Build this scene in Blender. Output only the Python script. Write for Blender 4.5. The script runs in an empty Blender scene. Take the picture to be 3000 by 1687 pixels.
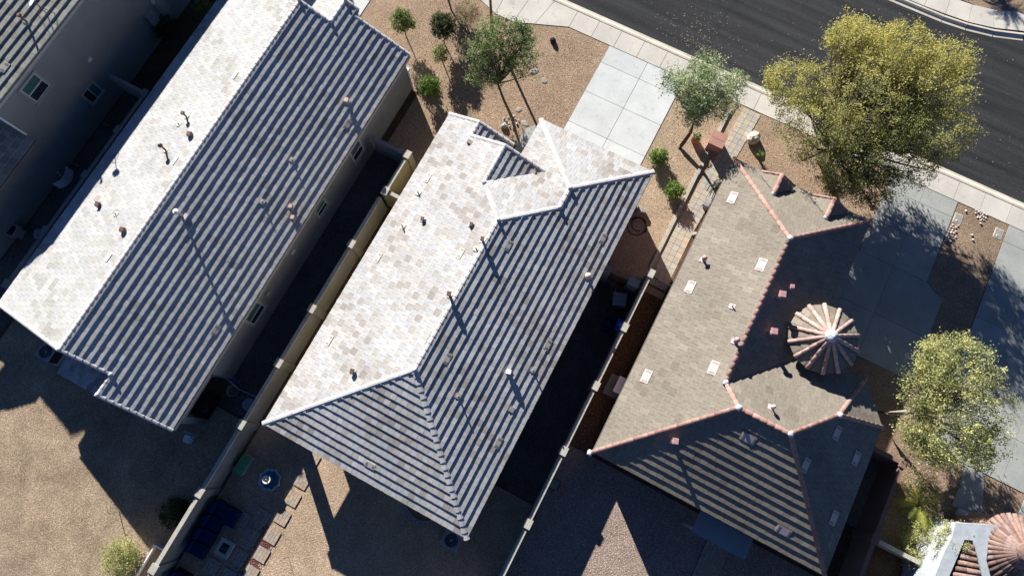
import bpy, bmesh, math, random
import numpy as np
from mathutils import Matrix, Vector
random.seed(7)
rng = np.random.default_rng(7)
sc = bpy.context.scene
C = sc.collection

# ------------------------------------------------------------------ camera
FPX, TILT, ROLL, THETA, CAMH = 1890.0, math.radians(13.65), math.radians(-2.65), math.radians(59.7), 34.0
_ct, _st, _cr, _sr = math.cos(TILT), math.sin(TILT), math.cos(ROLL), math.sin(ROLL)
RC = np.array([[1, 0, 0], [0, _ct, -_st], [0, _st, _ct]]) @ np.array([[_cr, -_sr, 0], [_sr, _cr, 0], [0, 0, 1]])
MZ = np.array([[math.sin(THETA), -math.cos(THETA), 0], [math.cos(THETA), math.sin(THETA), 0], [0, 0, 1]])
RC = MZ @ RC


def at(px, py, h=0.0):
    """ground-plan point (x, y) seen at a photo pixel if it lies at height h"""
    d = RC @ np.array([px - 1500.0, -(py - 843.5), -FPX])
    k = (CAMH - h) / -d[2]
    return (float(d[0] * k), float(d[1] * k))


cd = bpy.data.cameras.new('camera')
cam = bpy.data.objects.new('camera', cd)
C.objects.link(cam)
sc.camera = cam
m4 = Matrix([[RC[i][j] for j in range(3)] + [0] for i in range(3)] + [[0, 0, 0, 1]])
m4.translation = Vector((0, 0, CAMH))
cam.matrix_world = m4
cd.sensor_width = 36
cd.lens = 36 * FPX / 3000
cd.clip_end = 1500

# ------------------------------------------------------------------ light
SUN_EL = math.radians(23.0)
SH = (0.767, -0.641)            # direction in which shadows fall
w = bpy.data.worlds.new('World')
sc.world = w
w.use_nodes = True
nt = w.node_tree
for n in list(nt.nodes):
    nt.nodes.remove(n)
sky = nt.nodes.new('ShaderNodeTexSky')
sky.sky_type = 'NISHITA'
sky.sun_disc = False
sky.air_density = 0.45
sky.dust_density = 0.0
sky.ozone_density = 6.0
sky.altitude = 600
sky.sun_elevation = SUN_EL
sky.sun_rotation = math.atan2(-SH[0], -SH[1]) % (2 * math.pi)
bg = nt.nodes.new('ShaderNodeBackground')
bg.inputs[1].default_value = 0.05
wo = nt.nodes.new('ShaderNodeOutputWorld')
nt.links.new(sky.outputs[0], bg.inputs[0])
nt.links.new(bg.outputs[0], wo.inputs[0])
sl = bpy.data.lights.new('sun', 'SUN')
sl.energy = 5.0
sl.angle = math.radians(0.5)
sl.color = (1.0, 0.965, 0.905)
so = bpy.data.objects.new('sun', sl)
C.objects.link(so)
so.location = (-20, 20, 30)
d = Vector((SH[0] * math.cos(SUN_EL), SH[1] * math.cos(SUN_EL), -math.sin(SUN_EL)))
so.rotation_euler = d.to_track_quat('-Z', 'Y').to_euler()
sc.view_settings.view_transform = 'Standard'
sc.view_settings.look = 'None'
sc.view_settings.exposure = 1.18
sc.view_settings.gamma = 1
sc.view_settings.use_curve_mapping = False

# ------------------------------------------------------------------ materials


def mat(name, col, rough=0.85, var=0.15, scale=6.0, bump=0.0, bscale=60.0, spec=0.3, col2=None, detail=6, metal=0.0, orand=0.0, fine=0.0, fscale=140):
    m = bpy.data.materials.new(name)
    m.use_nodes = True
    t = m.node_tree
    b = t.nodes['Principled BSDF']
    b.inputs['Roughness'].default_value = rough
    b.inputs['Specular IOR Level'].default_value = spec
    b.inputs['Metallic'].default_value = metal
    tc = t.nodes.new('ShaderNodeTexCoord')
    geo = t.nodes.new('ShaderNodeNewGeometry')
    nz = t.nodes.new('ShaderNodeTexNoise')
    nz.inputs['Scale'].default_value = scale
    nz.inputs['Detail'].default_value = detail
    t.links.new(geo.outputs['Position'], nz.inputs['Vector'])
    rp = t.nodes.new('ShaderNodeValToRGB')
    rp.color_ramp.elements[0].position = 0.3
    rp.color_ramp.elements[1].position = 0.7
    c2 = col2 if col2 else tuple(c * (1 + var) for c in col)
    c1 = col if col2 else tuple(c * (1 - var) for c in col)
    rp.color_ramp.elements[0].color = (*c1, 1)
    rp.color_ramp.elements[1].color = (*c2, 1)
    t.links.new(nz.outputs[0], rp.inputs[0])
    out = rp.outputs[0]
    if fine:
        n2 = t.nodes.new('ShaderNodeTexNoise')
        n2.inputs['Scale'].default_value = fscale / 10
        n2.inputs['Detail'].default_value = 3
        t.links.new(geo.outputs['Position'], n2.inputs['Vector'])
        mr = t.nodes.new('ShaderNodeMapRange')
        mr.inputs[1].default_value = 0.3
        mr.inputs[2].default_value = 0.7
        mr.inputs[3].default_value = 1 - fine
        mr.inputs[4].default_value = 1 + fine
        t.links.new(n2.outputs[0], mr.inputs[0])
        vm = t.nodes.new('ShaderNodeVectorMath')
        vm.operation = 'SCALE'
        t.links.new(out, vm.inputs[0])
        t.links.new(mr.outputs[0], vm.inputs[3])
        out = vm.outputs[0]
    if orand:
        oi = t.nodes.new('ShaderNodeObjectInfo')
        m5 = t.nodes.new('ShaderNodeMapRange')
        m5.inputs[3].default_value = 1 - orand
        m5.inputs[4].default_value = 1 + orand
        t.links.new(oi.outputs['Random'], m5.inputs[0])
        n6 = t.nodes.new('ShaderNodeTexNoise')
        n6.inputs['Scale'].default_value = 2.3
        n6.inputs['Detail'].default_value = 9
        n6.inputs['Roughness'].default_value = .75
        n6.inputs['Distortion'].default_value = .6
        t.links.new(geo.outputs['Position'], n6.inputs['Vector'])
        m7 = t.nodes.new('ShaderNodeMapRange')
        m7.inputs[1].default_value = .56
        m7.inputs[2].default_value = .72
        m7.inputs[3].default_value = 1
        m7.inputs[4].default_value = .72
        t.links.new(n6.outputs[0], m7.inputs[0])
        mm = t.nodes.new('ShaderNodeMath')
        mm.operation = 'MULTIPLY'
        t.links.new(m5.outputs[0], mm.inputs[0])
        t.links.new(m7.outputs[0], mm.inputs[1])
        v5 = t.nodes.new('ShaderNodeVectorMath')
        v5.operation = 'SCALE'
        t.links.new(out, v5.inputs[0])
        t.links.new(mm.outputs[0], v5.inputs[3])
        out = v5.outputs[0]
    t.links.new(out, b.inputs['Base Color'])
    if bump:
        n3 = t.nodes.new('ShaderNodeTexNoise')
        n3.inputs['Scale'].default_value = bscale / 10
        n3.inputs['Detail'].default_value = 4
        t.links.new(geo.outputs['Position'], n3.inputs['Vector'])
        bp = t.nodes.new('ShaderNodeBump')
        bp.inputs['Strength'].default_value = 1.0
        bp.inputs['Distance'].default_value = bump
        t.links.new(n3.outputs[0], bp.inputs['Height'])
        t.links.new(bp.outputs[0], b.inputs['Normal'])
    return m


def tone_mat(name, stops, rough=0.85, streak=0.12, trans=0.0, noise=0.1, spec=0.25, broad=0.0):
    """colour picked per piece from the face attribute 'tone', with grain on top"""
    m = bpy.data.materials.new(name)
    m.use_nodes = True
    t = m.node_tree
    b = t.nodes['Principled BSDF']
    b.inputs['Roughness'].default_value = rough
    b.inputs['Specular IOR Level'].default_value = spec
    a = t.nodes.new('ShaderNodeAttribute')
    a.attribute_name = 'tone'
    rp = t.nodes.new('ShaderNodeValToRGB')
    rp.color_ramp.elements[0].position = 0
    rp.color_ramp.elements[0].color = (*stops[0], 1)
    rp.color_ramp.elements[1].position = 1
    rp.color_ramp.elements[1].color = (*stops[-1], 1)
    for i, s in enumerate(stops[1:-1]):
        e = rp.color_ramp.elements.new((i + 1) / (len(stops) - 1))
        e.color = (*s, 1)
    t.links.new(a.outputs['Fac'], rp.inputs[0])
    out = rp.outputs[0]
    if noise:
        geo = t.nodes.new('ShaderNodeNewGeometry')
        n2 = t.nodes.new('ShaderNodeTexNoise')
        n2.inputs['Scale'].default_value = 9
        n2.inputs['Detail'].default_value = 5
        mp = t.nodes.new('ShaderNodeMapping')
        mp.inputs['Scale'].default_value = (1, 1, 1)
        t.links.new(geo.outputs['Position'], mp.inputs['Vector'])
        t.links.new(mp.outputs[0], n2.inputs['Vector'])
        mr = t.nodes.new('ShaderNodeMapRange')
        mr.inputs[1].default_value = 0.3
        mr.inputs[2].default_value = 0.7
        mr.inputs[3].default_value = 1 - noise
        mr.inputs[4].default_value = 1 + noise
        t.links.new(n2.outputs[0], mr.inputs[0])
        vm = t.nodes.new('ShaderNodeVectorMath')
        vm.operation = 'SCALE'
        t.links.new(out, vm.inputs[0])
        t.links.new(mr.outputs[0], vm.inputs[3])
        out = vm.outputs[0]
    if broad:
        n4 = t.nodes.new('ShaderNodeTexNoise')
        n4.inputs['Scale'].default_value = .55
        n4.inputs['Detail'].default_value = 8
        n4.inputs['Roughness'].default_value = .7
        t.links.new(geo.outputs['Position'], n4.inputs['Vector'])
        m2 = t.nodes.new('ShaderNodeMapRange')
        m2.inputs[1].default_value = .33
        m2.inputs[2].default_value = .67
        m2.inputs[3].default_value = 1 - broad
        m2.inputs[4].default_value = 1 + broad * .6
        t.links.new(n4.outputs[0], m2.inputs[0])
        v2 = t.nodes.new('ShaderNodeVectorMath')
        v2.operation = 'SCALE'
        t.links.new(out, v2.inputs[0])
        t.links.new(m2.outputs[0], v2.inputs[3])
        out = v2.outputs[0]
    t.links.new(out, b.inputs['Base Color'])
    if trans:
        tr = t.nodes.new('ShaderNodeBsdfTranslucent')
        t.links.new(out, tr.inputs[0])
        mx = t.nodes.new('ShaderNodeMixShader')
        mx.inputs[0].default_value = trans
        t.links.new(b.outputs[0], mx.inputs[1])
        t.links.new(tr.outputs[0], mx.inputs[2])
        t.links.new(mx.outputs[0], t.nodes['Material Output'].inputs[0])
    return m


M = {}
M['tile_pale'] = tone_mat('tile_pale', [(0.301, 0.267, 0.242), (0.407, 0.383, 0.359), (0.485, 0.470, 0.456), (0.427, 0.427, 0.432), (0.543, 0.538, 0.533)], noise=.12, broad=.12)
M['tile_white'] = tone_mat('tile_white', [(0.349, 0.330, 0.306), (0.436, 0.422, 0.398), (0.504, 0.495, 0.480), (0.427, 0.427, 0.427), (0.543, 0.538, 0.519)], noise=.10, broad=.10)
M['tile_olive'] = tone_mat('tile_olive', [(0.189, 0.161, 0.129), (0.248, 0.216, 0.175), (0.225, 0.196, 0.158), (0.285, 0.250, 0.202)], noise=.14, broad=.12)
M['tile_grey'] = tone_mat('tile_grey', [(0.234, 0.225, 0.198), (0.297, 0.297, 0.261), (0.360, 0.351, 0.315)], noise=.08)
M['barrel'] = tone_mat('barrel', [(.24, .135, .11), (.32, .19, .16), (.38, .235, .20), (.29, .18, .155)], noise=.15)
M['barrel_light'] = tone_mat('barrel_light', [(.34, .215, .185), (.43, .29, .25), (.48, .34, .30)], noise=.15)
M['barrel4'] = tone_mat('barrel4', [(.13, .08, .065), (.20, .125, .10), (.27, .18, .15), (.23, .17, .16)], noise=.25)
M['ridge_pale'] = tone_mat('ridge_pale', [(.45, .43, .41), (.58, .57, .56), (.52, .50, .48)], noise=.08)
M['mortar'] = mat('mortar', (.55, .56, .58), bump=.01, bscale=300)
M['deck'] = mat('deck', (.10, .09, .09))
M['fascia_pale'] = mat('fascia_pale', (.40, .38, .35))
M['fascia_dark'] = mat('fascia_dark', (.12, .10, .09))
M['stucco_grey'] = mat('stucco_grey', (.27, .265, .25), var=.08, scale=1.2, bump=.012, bscale=300, fine=.12, fscale=260)
M['stucco_pink'] = mat('stucco_pink', (.24, .15, .12), var=.1, scale=1.2, bump=.012, bscale=300, fine=.1, fscale=260)
M['stucco_box'] = mat('stucco_box', (.40, .21, .17), var=.1, scale=3, bump=.006, bscale=300, fine=.08)
M['stucco_tan'] = mat('stucco_tan', (.33, .29, .22), var=.1, scale=1.2, bump=.012, bscale=300, fine=.1, fscale=260)
M['block'] = mat('block', (.36, .31, .19), var=.15, scale=.9, bump=.012, bscale=260, fine=.14, fscale=260)
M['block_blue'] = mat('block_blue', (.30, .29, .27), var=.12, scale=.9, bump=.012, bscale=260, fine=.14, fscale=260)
M['block_rear'] = mat('block_rear', (.27, .26, .22), var=.12, scale=.9, bump=.012, bscale=260, fine=.14, fscale=260)
M['cap'] = mat('cap', (.42, .40, .34), var=.12, scale=2, fine=.1)
M['trim'] = mat('trim', (.34, .33, .29), var=.05)
M['white'] = mat('white', (.75, .76, .78), var=.03, rough=.5)
M['vinyl'] = mat('vinyl', (.62, .64, .64), var=.03, rough=.5)
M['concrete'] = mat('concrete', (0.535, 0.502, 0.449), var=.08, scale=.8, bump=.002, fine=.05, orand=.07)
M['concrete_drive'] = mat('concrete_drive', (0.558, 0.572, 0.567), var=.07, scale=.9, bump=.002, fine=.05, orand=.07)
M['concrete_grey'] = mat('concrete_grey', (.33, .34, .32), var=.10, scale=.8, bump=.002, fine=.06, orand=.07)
M['joint'] = mat('joint', (.05, .045, .04))
M['curb'] = mat('curb', (0.535, 0.486, 0.406), var=.10, scale=1.2, fine=.08, orand=.07)
M['vent_cream'] = mat('vent_cream', (.56, .53, .45), var=.04, rough=.5)
M['vent_pink'] = mat('vent_pink', (.50, .41, .405), var=.05, rough=.5)
M['slot'] = mat('slot', (.30, .24, .2))
M['pipe_brown'] = mat('pipe_brown', (.16, .10, .08), rough=.5)
M['pipe_pink'] = mat('pipe_pink', (.42, .24, .24), rough=.5)
M['pipe_tan'] = mat('pipe_tan', (.50, .36, .30), rough=.5)
M['metal'] = mat('metal', (.5, .52, .55), metal=.5, rough=.4)
M['dark_metal'] = mat('dark_metal', (.03, .03, .035), rough=.5)
M['rust_metal'] = mat('rust_metal', (.22, .13, .05), rough=.6)
M['black'] = mat('black', (.012, .012, .014), rough=.6)
M['blue_ac'] = mat('blue_ac', (.30, .32, .36), rough=.5)
M['ac_pale'] = mat('ac_pale', (.66, .68, .66), rough=.5)
M['bark'] = mat('bark', (.13, .10, .075), var=.3, scale=12, bump=.01)
M['bark_pale'] = mat('bark_pale', (.33, .29, .22), var=.2, scale=12, bump=.01)
M['bark_twig'] = mat('bark_twig', (.22, .19, .14), var=.4, scale=6, bump=.01)
M['bark_green'] = mat('bark_green', (.16, .15, .09), var=.3, scale=12, bump=.01)
M['wood'] = mat('wood', (.20, .12, .07), var=.3, scale=8)
M['wood_grey'] = mat('wood_grey', (.38, .37, .37), var=.15, scale=5)
M['bin_grey'] = mat('bin_grey', (0.252, 0.270, 0.270), rough=.5)
M['bin_blue'] = mat('bin_blue', (.03, .11, .70), rough=.4)
M['cloth_blue'] = mat('cloth_blue', (.002, .016, .075), rough=.9)
M['green_box'] = mat('green_box', (.10, .30, .15), rough=.7)
M['fountain'] = mat('fountain', (.42, .45, .5), var=.2, scale=8)
M['fountain_top'] = mat('fountain_top', (.60, .58, .50), var=.15, scale=8)
M['water'] = mat('water', (.04, .14, .25), rough=.1)
M['patio_roof'] = mat('patio_roof', (.27, .28, .29), var=.05)
M['stone_light'] = mat('stone_light', (.52, .46, .38), var=.2, scale=5, bump=.03, bscale=60)
M['stone_grey'] = mat('stone_grey', (.33, .32, .31), var=.2, scale=5, bump=.02)
M['stone_flag'] = mat('stone_flag', (.30, .28, .26), var=.2, scale=6, bump=.01)
M['lava'] = mat('lava', (.03, .025, .03), var=.4, scale=20, bump=.05, bscale=120)
M['cobble'] = tone_mat('cobble', [(.55, .48, .42), (.42, .30, .26), (.66, .62, .57), (.36, .35, .33)], noise=.15)
M['paver'] = tone_mat('paver', [(.46, .38, .29), (.42, .37, .31), (.38, .35, .31), (.43, .41, .36), (.50, .41, .28)], noise=.12)
M['brick'] = tone_mat('brick', [(0.338, 0.263, 0.200), (0.413, 0.325, 0.237), (0.300, 0.275, 0.263)], noise=.15)
M['red_gravel'] = tone_mat('red_gravel', [(.10, .025, .025), (.17, .06, .055), (.22, .11, .10), (.13, .05, .05)], noise=.2)
M['peb_brown'] = tone_mat('peb_brown', [(0.190, 0.125, 0.080), (0.309, 0.213, 0.133), (0.427, 0.312, 0.212), (0.594, 0.500, 0.371)], noise=.2)
M['peb_tan'] = tone_mat('peb_tan', [(0.275, 0.200, 0.112), (0.425, 0.325, 0.200), (0.562, 0.450, 0.288), (0.688, 0.600, 0.438)], noise=.2)
M['peb_pink'] = tone_mat('peb_pink', [(0.225, 0.150, 0.150), (0.375, 0.263, 0.237), (0.500, 0.375, 0.325), (0.650, 0.550, 0.475)], noise=.2)
gl = mat('glass', (.02, .03, .035), rough=.08, spec=.8)
M['glass'] = gl
M['screen'] = mat('screen', (.05, .13, .115), rough=.35, spec=.6, var=.3, scale=8)
M['terracotta'] = mat('terracotta', (.35, .17, .10))
M['hose'] = mat('hose', (.02, .02, .02), rough=.4)
M['white_roof'] = mat('white_roof', (.40, .43, .46), var=.12, scale=3, bump=.004)  # dimmed and mottled: dappled tree shade put into the colour


def ground_mat(name, a, b, c, big=.35, bump=.012, sc1=34):
    """crushed granite: cell colours from small light and dark chips, broad patches of dust"""
    m = bpy.data.materials.new(name)
    m.use_nodes = True
    t = m.node_tree
    p = t.nodes['Principled BSDF']
    p.inputs['Roughness'].default_value = .95
    p.inputs['Specular IOR Level'].default_value = .15
    geo = t.nodes.new('ShaderNodeNewGeometry')
    vo = t.nodes.new('ShaderNodeTexVoronoi')
    vo.inputs['Scale'].default_value = sc1
    t.links.new(geo.outputs['Position'], vo.inputs['Vector'])
    sp = t.nodes.new('ShaderNodeSeparateColor')
    t.links.new(vo.outputs['Color'], sp.inputs[0])
    rp = t.nodes.new('ShaderNodeValToRGB')
    e = rp.color_ramp.elements
    e[0].color = (*a, 1)
    e[1].color = (*c, 1)
    e.new(.6).color = (*b, 1)
    t.links.new(sp.outputs[0], rp.inputs[0])
    n = t.nodes.new('ShaderNodeTexNoise')
    n.inputs['Scale'].default_value = .6
    n.inputs['Detail'].default_value = 7
    n.inputs['Roughness'].default_value = .65
    t.links.new(geo.outputs['Position'], n.inputs['Vector'])
    mr = t.nodes.new('ShaderNodeMapRange')
    mr.inputs[1].default_value = .3
    mr.inputs[2].default_value = .7
    mr.inputs[3].default_value = 1 - big
    mr.inputs[4].default_value = 1 + big * .7
    t.links.new(n.outputs[0], mr.inputs[0])
    vm = t.nodes.new('ShaderNodeVectorMath')
    vm.operation = 'SCALE'
    t.links.new(rp.outputs[0], vm.inputs[0])
    t.links.new(mr.outputs[0], vm.inputs[3])
    t.links.new(vm.outputs[0], p.inputs['Base Color'])
    n3 = t.nodes.new('ShaderNodeTexNoise')
    n3.inputs['Scale'].default_value = 13
    n3.inputs['Detail'].default_value = 6
    t.links.new(geo.outputs['Position'], n3.inputs['Vector'])
    bp = t.nodes.new('ShaderNodeBump')
    bp.inputs['Distance'].default_value = bump * 2.2
    t.links.new(n3.outputs[0], bp.inputs['Height'])
    bp2 = t.nodes.new('ShaderNodeBump')
    bp2.inputs['Distance'].default_value = bump
    t.links.new(vo.outputs['Distance'], bp2.inputs['Height'])
    t.links.new(bp.outputs[0], bp2.inputs['Normal'])
    t.links.new(bp2.outputs[0], p.inputs['Normal'])
    return m


M['g_front'] = ground_mat('granite_brown', (0.211, 0.140, 0.095), (0.353, 0.245, 0.165), (0.535, 0.415, 0.299), big=.18)
M['g_rear1'] = ground_mat('granite_tan', (0.224, 0.165, 0.115), (0.358, 0.269, 0.187), (0.560, 0.439, 0.307), big=.38, bump=.012)
M['g_rear2'] = ground_mat('granite_straw', (0.287, 0.203, 0.138), (0.425, 0.310, 0.213), (0.621, 0.485, 0.356), big=.22, bump=.012)
M['g_rear3'] = ground_mat('granite_rose', (.20, .145, .12), (.32, .24, .20), (.52, .42, .35), big=.2, bump=.014)
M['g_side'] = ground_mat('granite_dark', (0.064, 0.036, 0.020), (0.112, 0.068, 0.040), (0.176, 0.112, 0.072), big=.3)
M['g_park'] = ground_mat('granite_verge', (0.180, 0.126, 0.090), (0.288, 0.204, 0.144), (0.432, 0.324, 0.228), big=.25)
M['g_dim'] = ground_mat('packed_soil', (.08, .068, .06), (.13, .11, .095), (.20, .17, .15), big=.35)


def asphalt():
    m = bpy.data.materials.new('asphalt')
    m.use_nodes = True
    t = m.node_tree
    p = t.nodes['Principled BSDF']
    p.inputs['Roughness'].default_value = .85
    p.inputs['Specular IOR Level'].default_value = .25
    geo = t.nodes.new('ShaderNodeNewGeometry')
    mp = t.nodes.new('ShaderNodeMapping')
    mp.inputs['Scale'].default_value = (.12, 2.2, 1)
    mp.inputs['Rotation'].default_value = (0, 0, .05)
    t.links.new(geo.outputs['Position'], mp.inputs['Vector'])
    n = t.nodes.new('ShaderNodeTexNoise')
    n.inputs['Scale'].default_value = 1
    n.inputs['Detail'].default_value = 5
    t.links.new(mp.outputs[0], n.inputs['Vector'])
    rp = t.nodes.new('ShaderNodeValToRGB')
    rp.color_ramp.elements[0].position = .3
    rp.color_ramp.elements[1].position = .72
    rp.color_ramp.elements[0].color = (.015, .016, .019, 1)
    rp.color_ramp.elements[1].color = (.042, .043, .046, 1)
    t.links.new(n.outputs[0], rp.inputs[0])
    v = t.nodes.new('ShaderNodeTexVoronoi')
    v.inputs['Scale'].default_value = 45
    t.links.new(geo.outputs['Position'], v.inputs['Vector'])
    sp = t.nodes.new('ShaderNodeSeparateColor')
    t.links.new(v.outputs['Color'], sp.inputs[0])
    mr = t.nodes.new('ShaderNodeMapRange')
    mr.inputs[3].default_value = .6
    mr.inputs[4].default_value = 1.4
    t.links.new(sp.outputs[0], mr.inputs[0])
    vm = t.nodes.new('ShaderNodeVectorMath')
    vm.operation = 'SCALE'
    t.links.new(rp.outputs[0], vm.inputs[0])
    t.links.new(mr.outputs[0], vm.inputs[3])
    t.links.new(vm.outputs[0], p.inputs['Base Color'])
    bp = t.nodes.new('ShaderNodeBump')
    bp.inputs['Distance'].default_value = .006
    t.links.new(sp.outputs[1], bp.inputs['Height'])
    t.links.new(bp.outputs[0], p.inputs['Normal'])
    return m


M['asphalt'] = asphalt()


# ------------------------------------------------------------------ mesh helpers
class B:
    def __init__(s):
        s.v = []
        s.f = []
        s.t = []

    def add(s, vs, fs, tone=.5):
        o = len(s.v)
        s.v.extend(vs)
        s.f.extend([tuple(i + o for i in f) for f in fs])
        s.t.extend([tone] * len(fs))
        return s

    def box(s, x0, y0, z0, x1, y1, z1, tone=.5):
        x0, x1 = min(x0, x1), max(x0, x1)
        y0, y1 = min(y0, y1), max(y0, y1)
        return s.add([(x0, y0, z0), (x1, y0, z0), (x1, y1, z0), (x0, y1, z0), (x0, y0, z1), (x1, y0, z1), (x1, y1, z1), (x0, y1, z1)],
                     [(3, 2, 1, 0), (4, 5, 6, 7), (0, 1, 5, 4), (1, 2, 6, 5), (2, 3, 7, 6), (3, 0, 4, 7)], tone)

    def rbox(s, cx, cy, z0, z1, lx, ly, a=0.0, taper=1.0, tone=.5):
        ca, sa = math.cos(a), math.sin(a)
        vs = []
        for z, k in ((z0, 1), (z1, taper)):
            for x, y in ((-lx, -ly), (lx, -ly), (lx, ly), (-lx, ly)):
                x *= k / 2
                y *= k / 2
                vs.append((cx + x * ca - y * sa, cy + x * sa + y * ca, z))
        return s.add(vs, [(3, 2, 1, 0), (4, 5, 6, 7), (0, 1, 5, 4), (1, 2, 6, 5), (2, 3, 7, 6), (3, 0, 4, 7)], tone)

    def prism(s, poly, z0, z1, tone=.5):
        """z0/z1 numbers or functions of (x, y)"""
        a = sum(poly[i][0] * poly[(i + 1) % len(poly)][1] - poly[(i + 1) % len(poly)][0] * poly[i][1] for i in range(len(poly)))
        if a < 0:
            poly = poly[::-1]
        n = len(poly)
        f0 = z0 if callable(z0) else (lambda x, y: z0)
        f1 = z1 if callable(z1) else (lambda x, y: z1)
        vs = [(x, y, f0(x, y)) for x, y in poly] + [(x, y, f1(x, y)) for x, y in poly]
        fs = [tuple(range(n - 1, -1, -1)), tuple(range(n, 2 * n))] + [(i, (i + 1) % n, n + (i + 1) % n, n + i) for i in range(n)]
        return s.add(vs, fs, tone)

    def tube(s, pts, rad, n=8, tone=.5, caps=True):
        pts = [Vector(p) for p in pts]
        if not hasattr(rad, '__len__'):
            rad = [rad] * len(pts)
        vs = []
        for i, p in enumerate(pts):
            if i == 0:
                dr = pts[1] - p
            elif i == len(pts) - 1:
                dr = p - pts[i - 1]
            else:
                dr = pts[i + 1] - pts[i - 1]
            dr.normalize()
            up = Vector((0, 0, 1)) if abs(dr.z) < .9 else Vector((1, 0, 0))
            a = dr.cross(up).normalized()
            b = dr.cross(a)
            for k in range(n):
                t = 2 * math.pi * k / n
                q = p + (a * math.cos(t) + b * math.sin(t)) * rad[i]
                vs.append(tuple(q))
        fs = []
        for i in range(len(pts) - 1):
            for k in range(n):
                fs.append((i * n + k, i * n + (k + 1) % n, (i + 1) * n + (k + 1) % n, (i + 1) * n + k))
        if caps:
            fs.append(tuple(range(n - 1, -1, -1)))
            fs.append(tuple(range((len(pts) - 1) * n, len(pts) * n)))
        return s.add(vs, fs, tone)

    def lathe(s, cx, cy, prof, n=24, tone=.5, wob=None):
        """prof: list of (radius, z)"""
        vs = []
        for r, z in prof:
            for k in range(n):
                t = 2 * math.pi * k / n
                rr = r * (wob(t) if wob else 1)
                vs.append((cx + rr * math.cos(t), cy + rr * math.sin(t), z))
        fs = []
        for i in range(len(prof) - 1):
            for k in range(n):
                fs.append((i * n + k, i * n + (k + 1) % n, (i + 1) * n + (k + 1) % n, (i + 1) * n + k))
        fs.append(tuple(range(n - 1, -1, -1)))
        fs.append(tuple(range((len(prof) - 1) * n, len(prof) * n)))
        return s.add(vs, fs, tone)

    def rock(s, cx, cy, cz, rx, ry, rz, seed=0, sub=1, tone=.5, rough=.18):
        bm = bmesh.new()
        bmesh.ops.create_icosphere(bm, subdivisions=sub, radius=1)
        r = random.Random(seed)
        a = r.random() * 6.28
        ca, sa = math.cos(a), math.sin(a)
        vs = []
        for v in bm.verts:
            k = 1 + r.uniform(-rough, rough)
            x, y, z = v.co.x * rx * k, v.co.y * ry * k, v.co.z * rz * k
            vs.append((cx + x * ca - y * sa, cy + x * sa + y * ca, cz + z))
        fs = [tuple(v.index for v in f.verts) for f in bm.faces]
        bm.free()
        return s.add(vs, fs, tone)


def mesh_of(name, b, mt):
    me = bpy.data.meshes.new(name)
    me.from_pydata(b.v, [], b.f)
    at_ = me.attributes.new('tone', 'FLOAT', 'FACE')
    at_.data.foreach_set('value', np.array(b.t, dtype=np.float32))
    me.materials.append(mt)
    me.update()
    return me


ORG = {}


def root(name, label, cat, loc, group=None, kind=None):
    o = bpy.data.objects.new(name, None)
    C.objects.link(o)
    o.empty_display_size = .2
    o.location = loc
    if label:
        o['label'] = label
    if cat:
        o['category'] = cat
    if group:
        o['group'] = group
    if kind:
        o['kind'] = kind
    ORG[o.name] = Vector(loc)
    return o


def part(name, b, mt, parent, label=None, kind=None, smooth=False, group=None):
    """a mesh object; vertices in b are world coordinates; parts sit at their thing's origin"""
    O = ORG[parent.name] if parent else None
    if O is not None:
        b2 = B()
        b2.v = [(x - O.x, y - O.y, z - O.z) for x, y, z in b.v]
        b2.f, b2.t = b.f, b.t
        b = b2
    mt = M[mt] if isinstance(mt, str) else mt
    me = mesh_of(name, b, mt)
    if smooth:
        me.shade_smooth()
    o = bpy.data.objects.new(name, me)
    C.objects.link(o)
    if parent:
        o.parent = parent
        ORG[o.name] = O
    if label:
        o['label'] = label
    if kind:
        o['kind'] = kind
    return o


def solo(name, b, mt, label, cat, loc, group=None, kind=None, smooth=False):
    """a thing that is one mesh"""
    L = Vector(loc)
    b2 = B()
    b2.v = [(x - L.x, y - L.y, z - L.z) for x, y, z in b.v]
    b2.f, b2.t = b.f, b.t
    me = mesh_of(name, b2, M[mt] if isinstance(mt, str) else mt)
    if smooth:
        me.shade_smooth()
    o = bpy.data.objects.new(name, me)
    C.objects.link(o)
    o.location = L
    ORG[o.name] = L
    if label:
        o['label'] = label
    if cat:
        o['category'] = cat
    if group:
        o['group'] = group
    if kind:
        o['kind'] = kind
    return o


def inst(name, me, parent, loc, rot=None):
    o = bpy.data.objects.new(name, me)
    C.objects.link(o)
    O = ORG[parent.name]
    o.parent = parent
    o.location = Vector(loc) - O
    if rot is not None:
        o.rotation_euler = rot
    return o


def copy_tree(o, parent=None):
    c = o.copy()
    C.objects.link(c)
    c.parent = parent
    for ch in list(o.children):
        copy_tree(ch, c)
    return c


# ------------------------------------------------------------------ polygon clip
def clip(poly, x0, x1, y0, y1):
    def half(p, inside, cut):
        out = []
        for i in range(len(p)):
            a, b = p[i], p[(i + 1) % len(p)]
            ia, ib = inside(a), inside(b)
            if ia:
                out.append(a)
            if ia != ib:
                out.append(cut(a, b))
        return out

    def cx(v):
        return lambda a, b: (v, a[1] + (b[1] - a[1]) * (v - a[0]) / (b[0] - a[0]))

    def cy(v):
        return lambda a, b: (a[0] + (b[0] - a[0]) * (v - a[1]) / (b[1] - a[1]), v)
    p = half(poly, lambda a: a[0] >= x0, cx(x0))
    if p:
        p = half(p, lambda a: a[0] <= x1, cx(x1))
    if p:
        p = half(p, lambda a: a[1] >= y0, cy(y0))
    if p:
        p = half(p, lambda a: a[1] <= y1, cy(y1))
    return p


def area(p):
    return abs(sum(p[i][0] * p[(i + 1) % len(p)][1] - p[(i + 1) % len(p)][0] * p[i][1] for i in range(len(p)))) / 2


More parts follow.
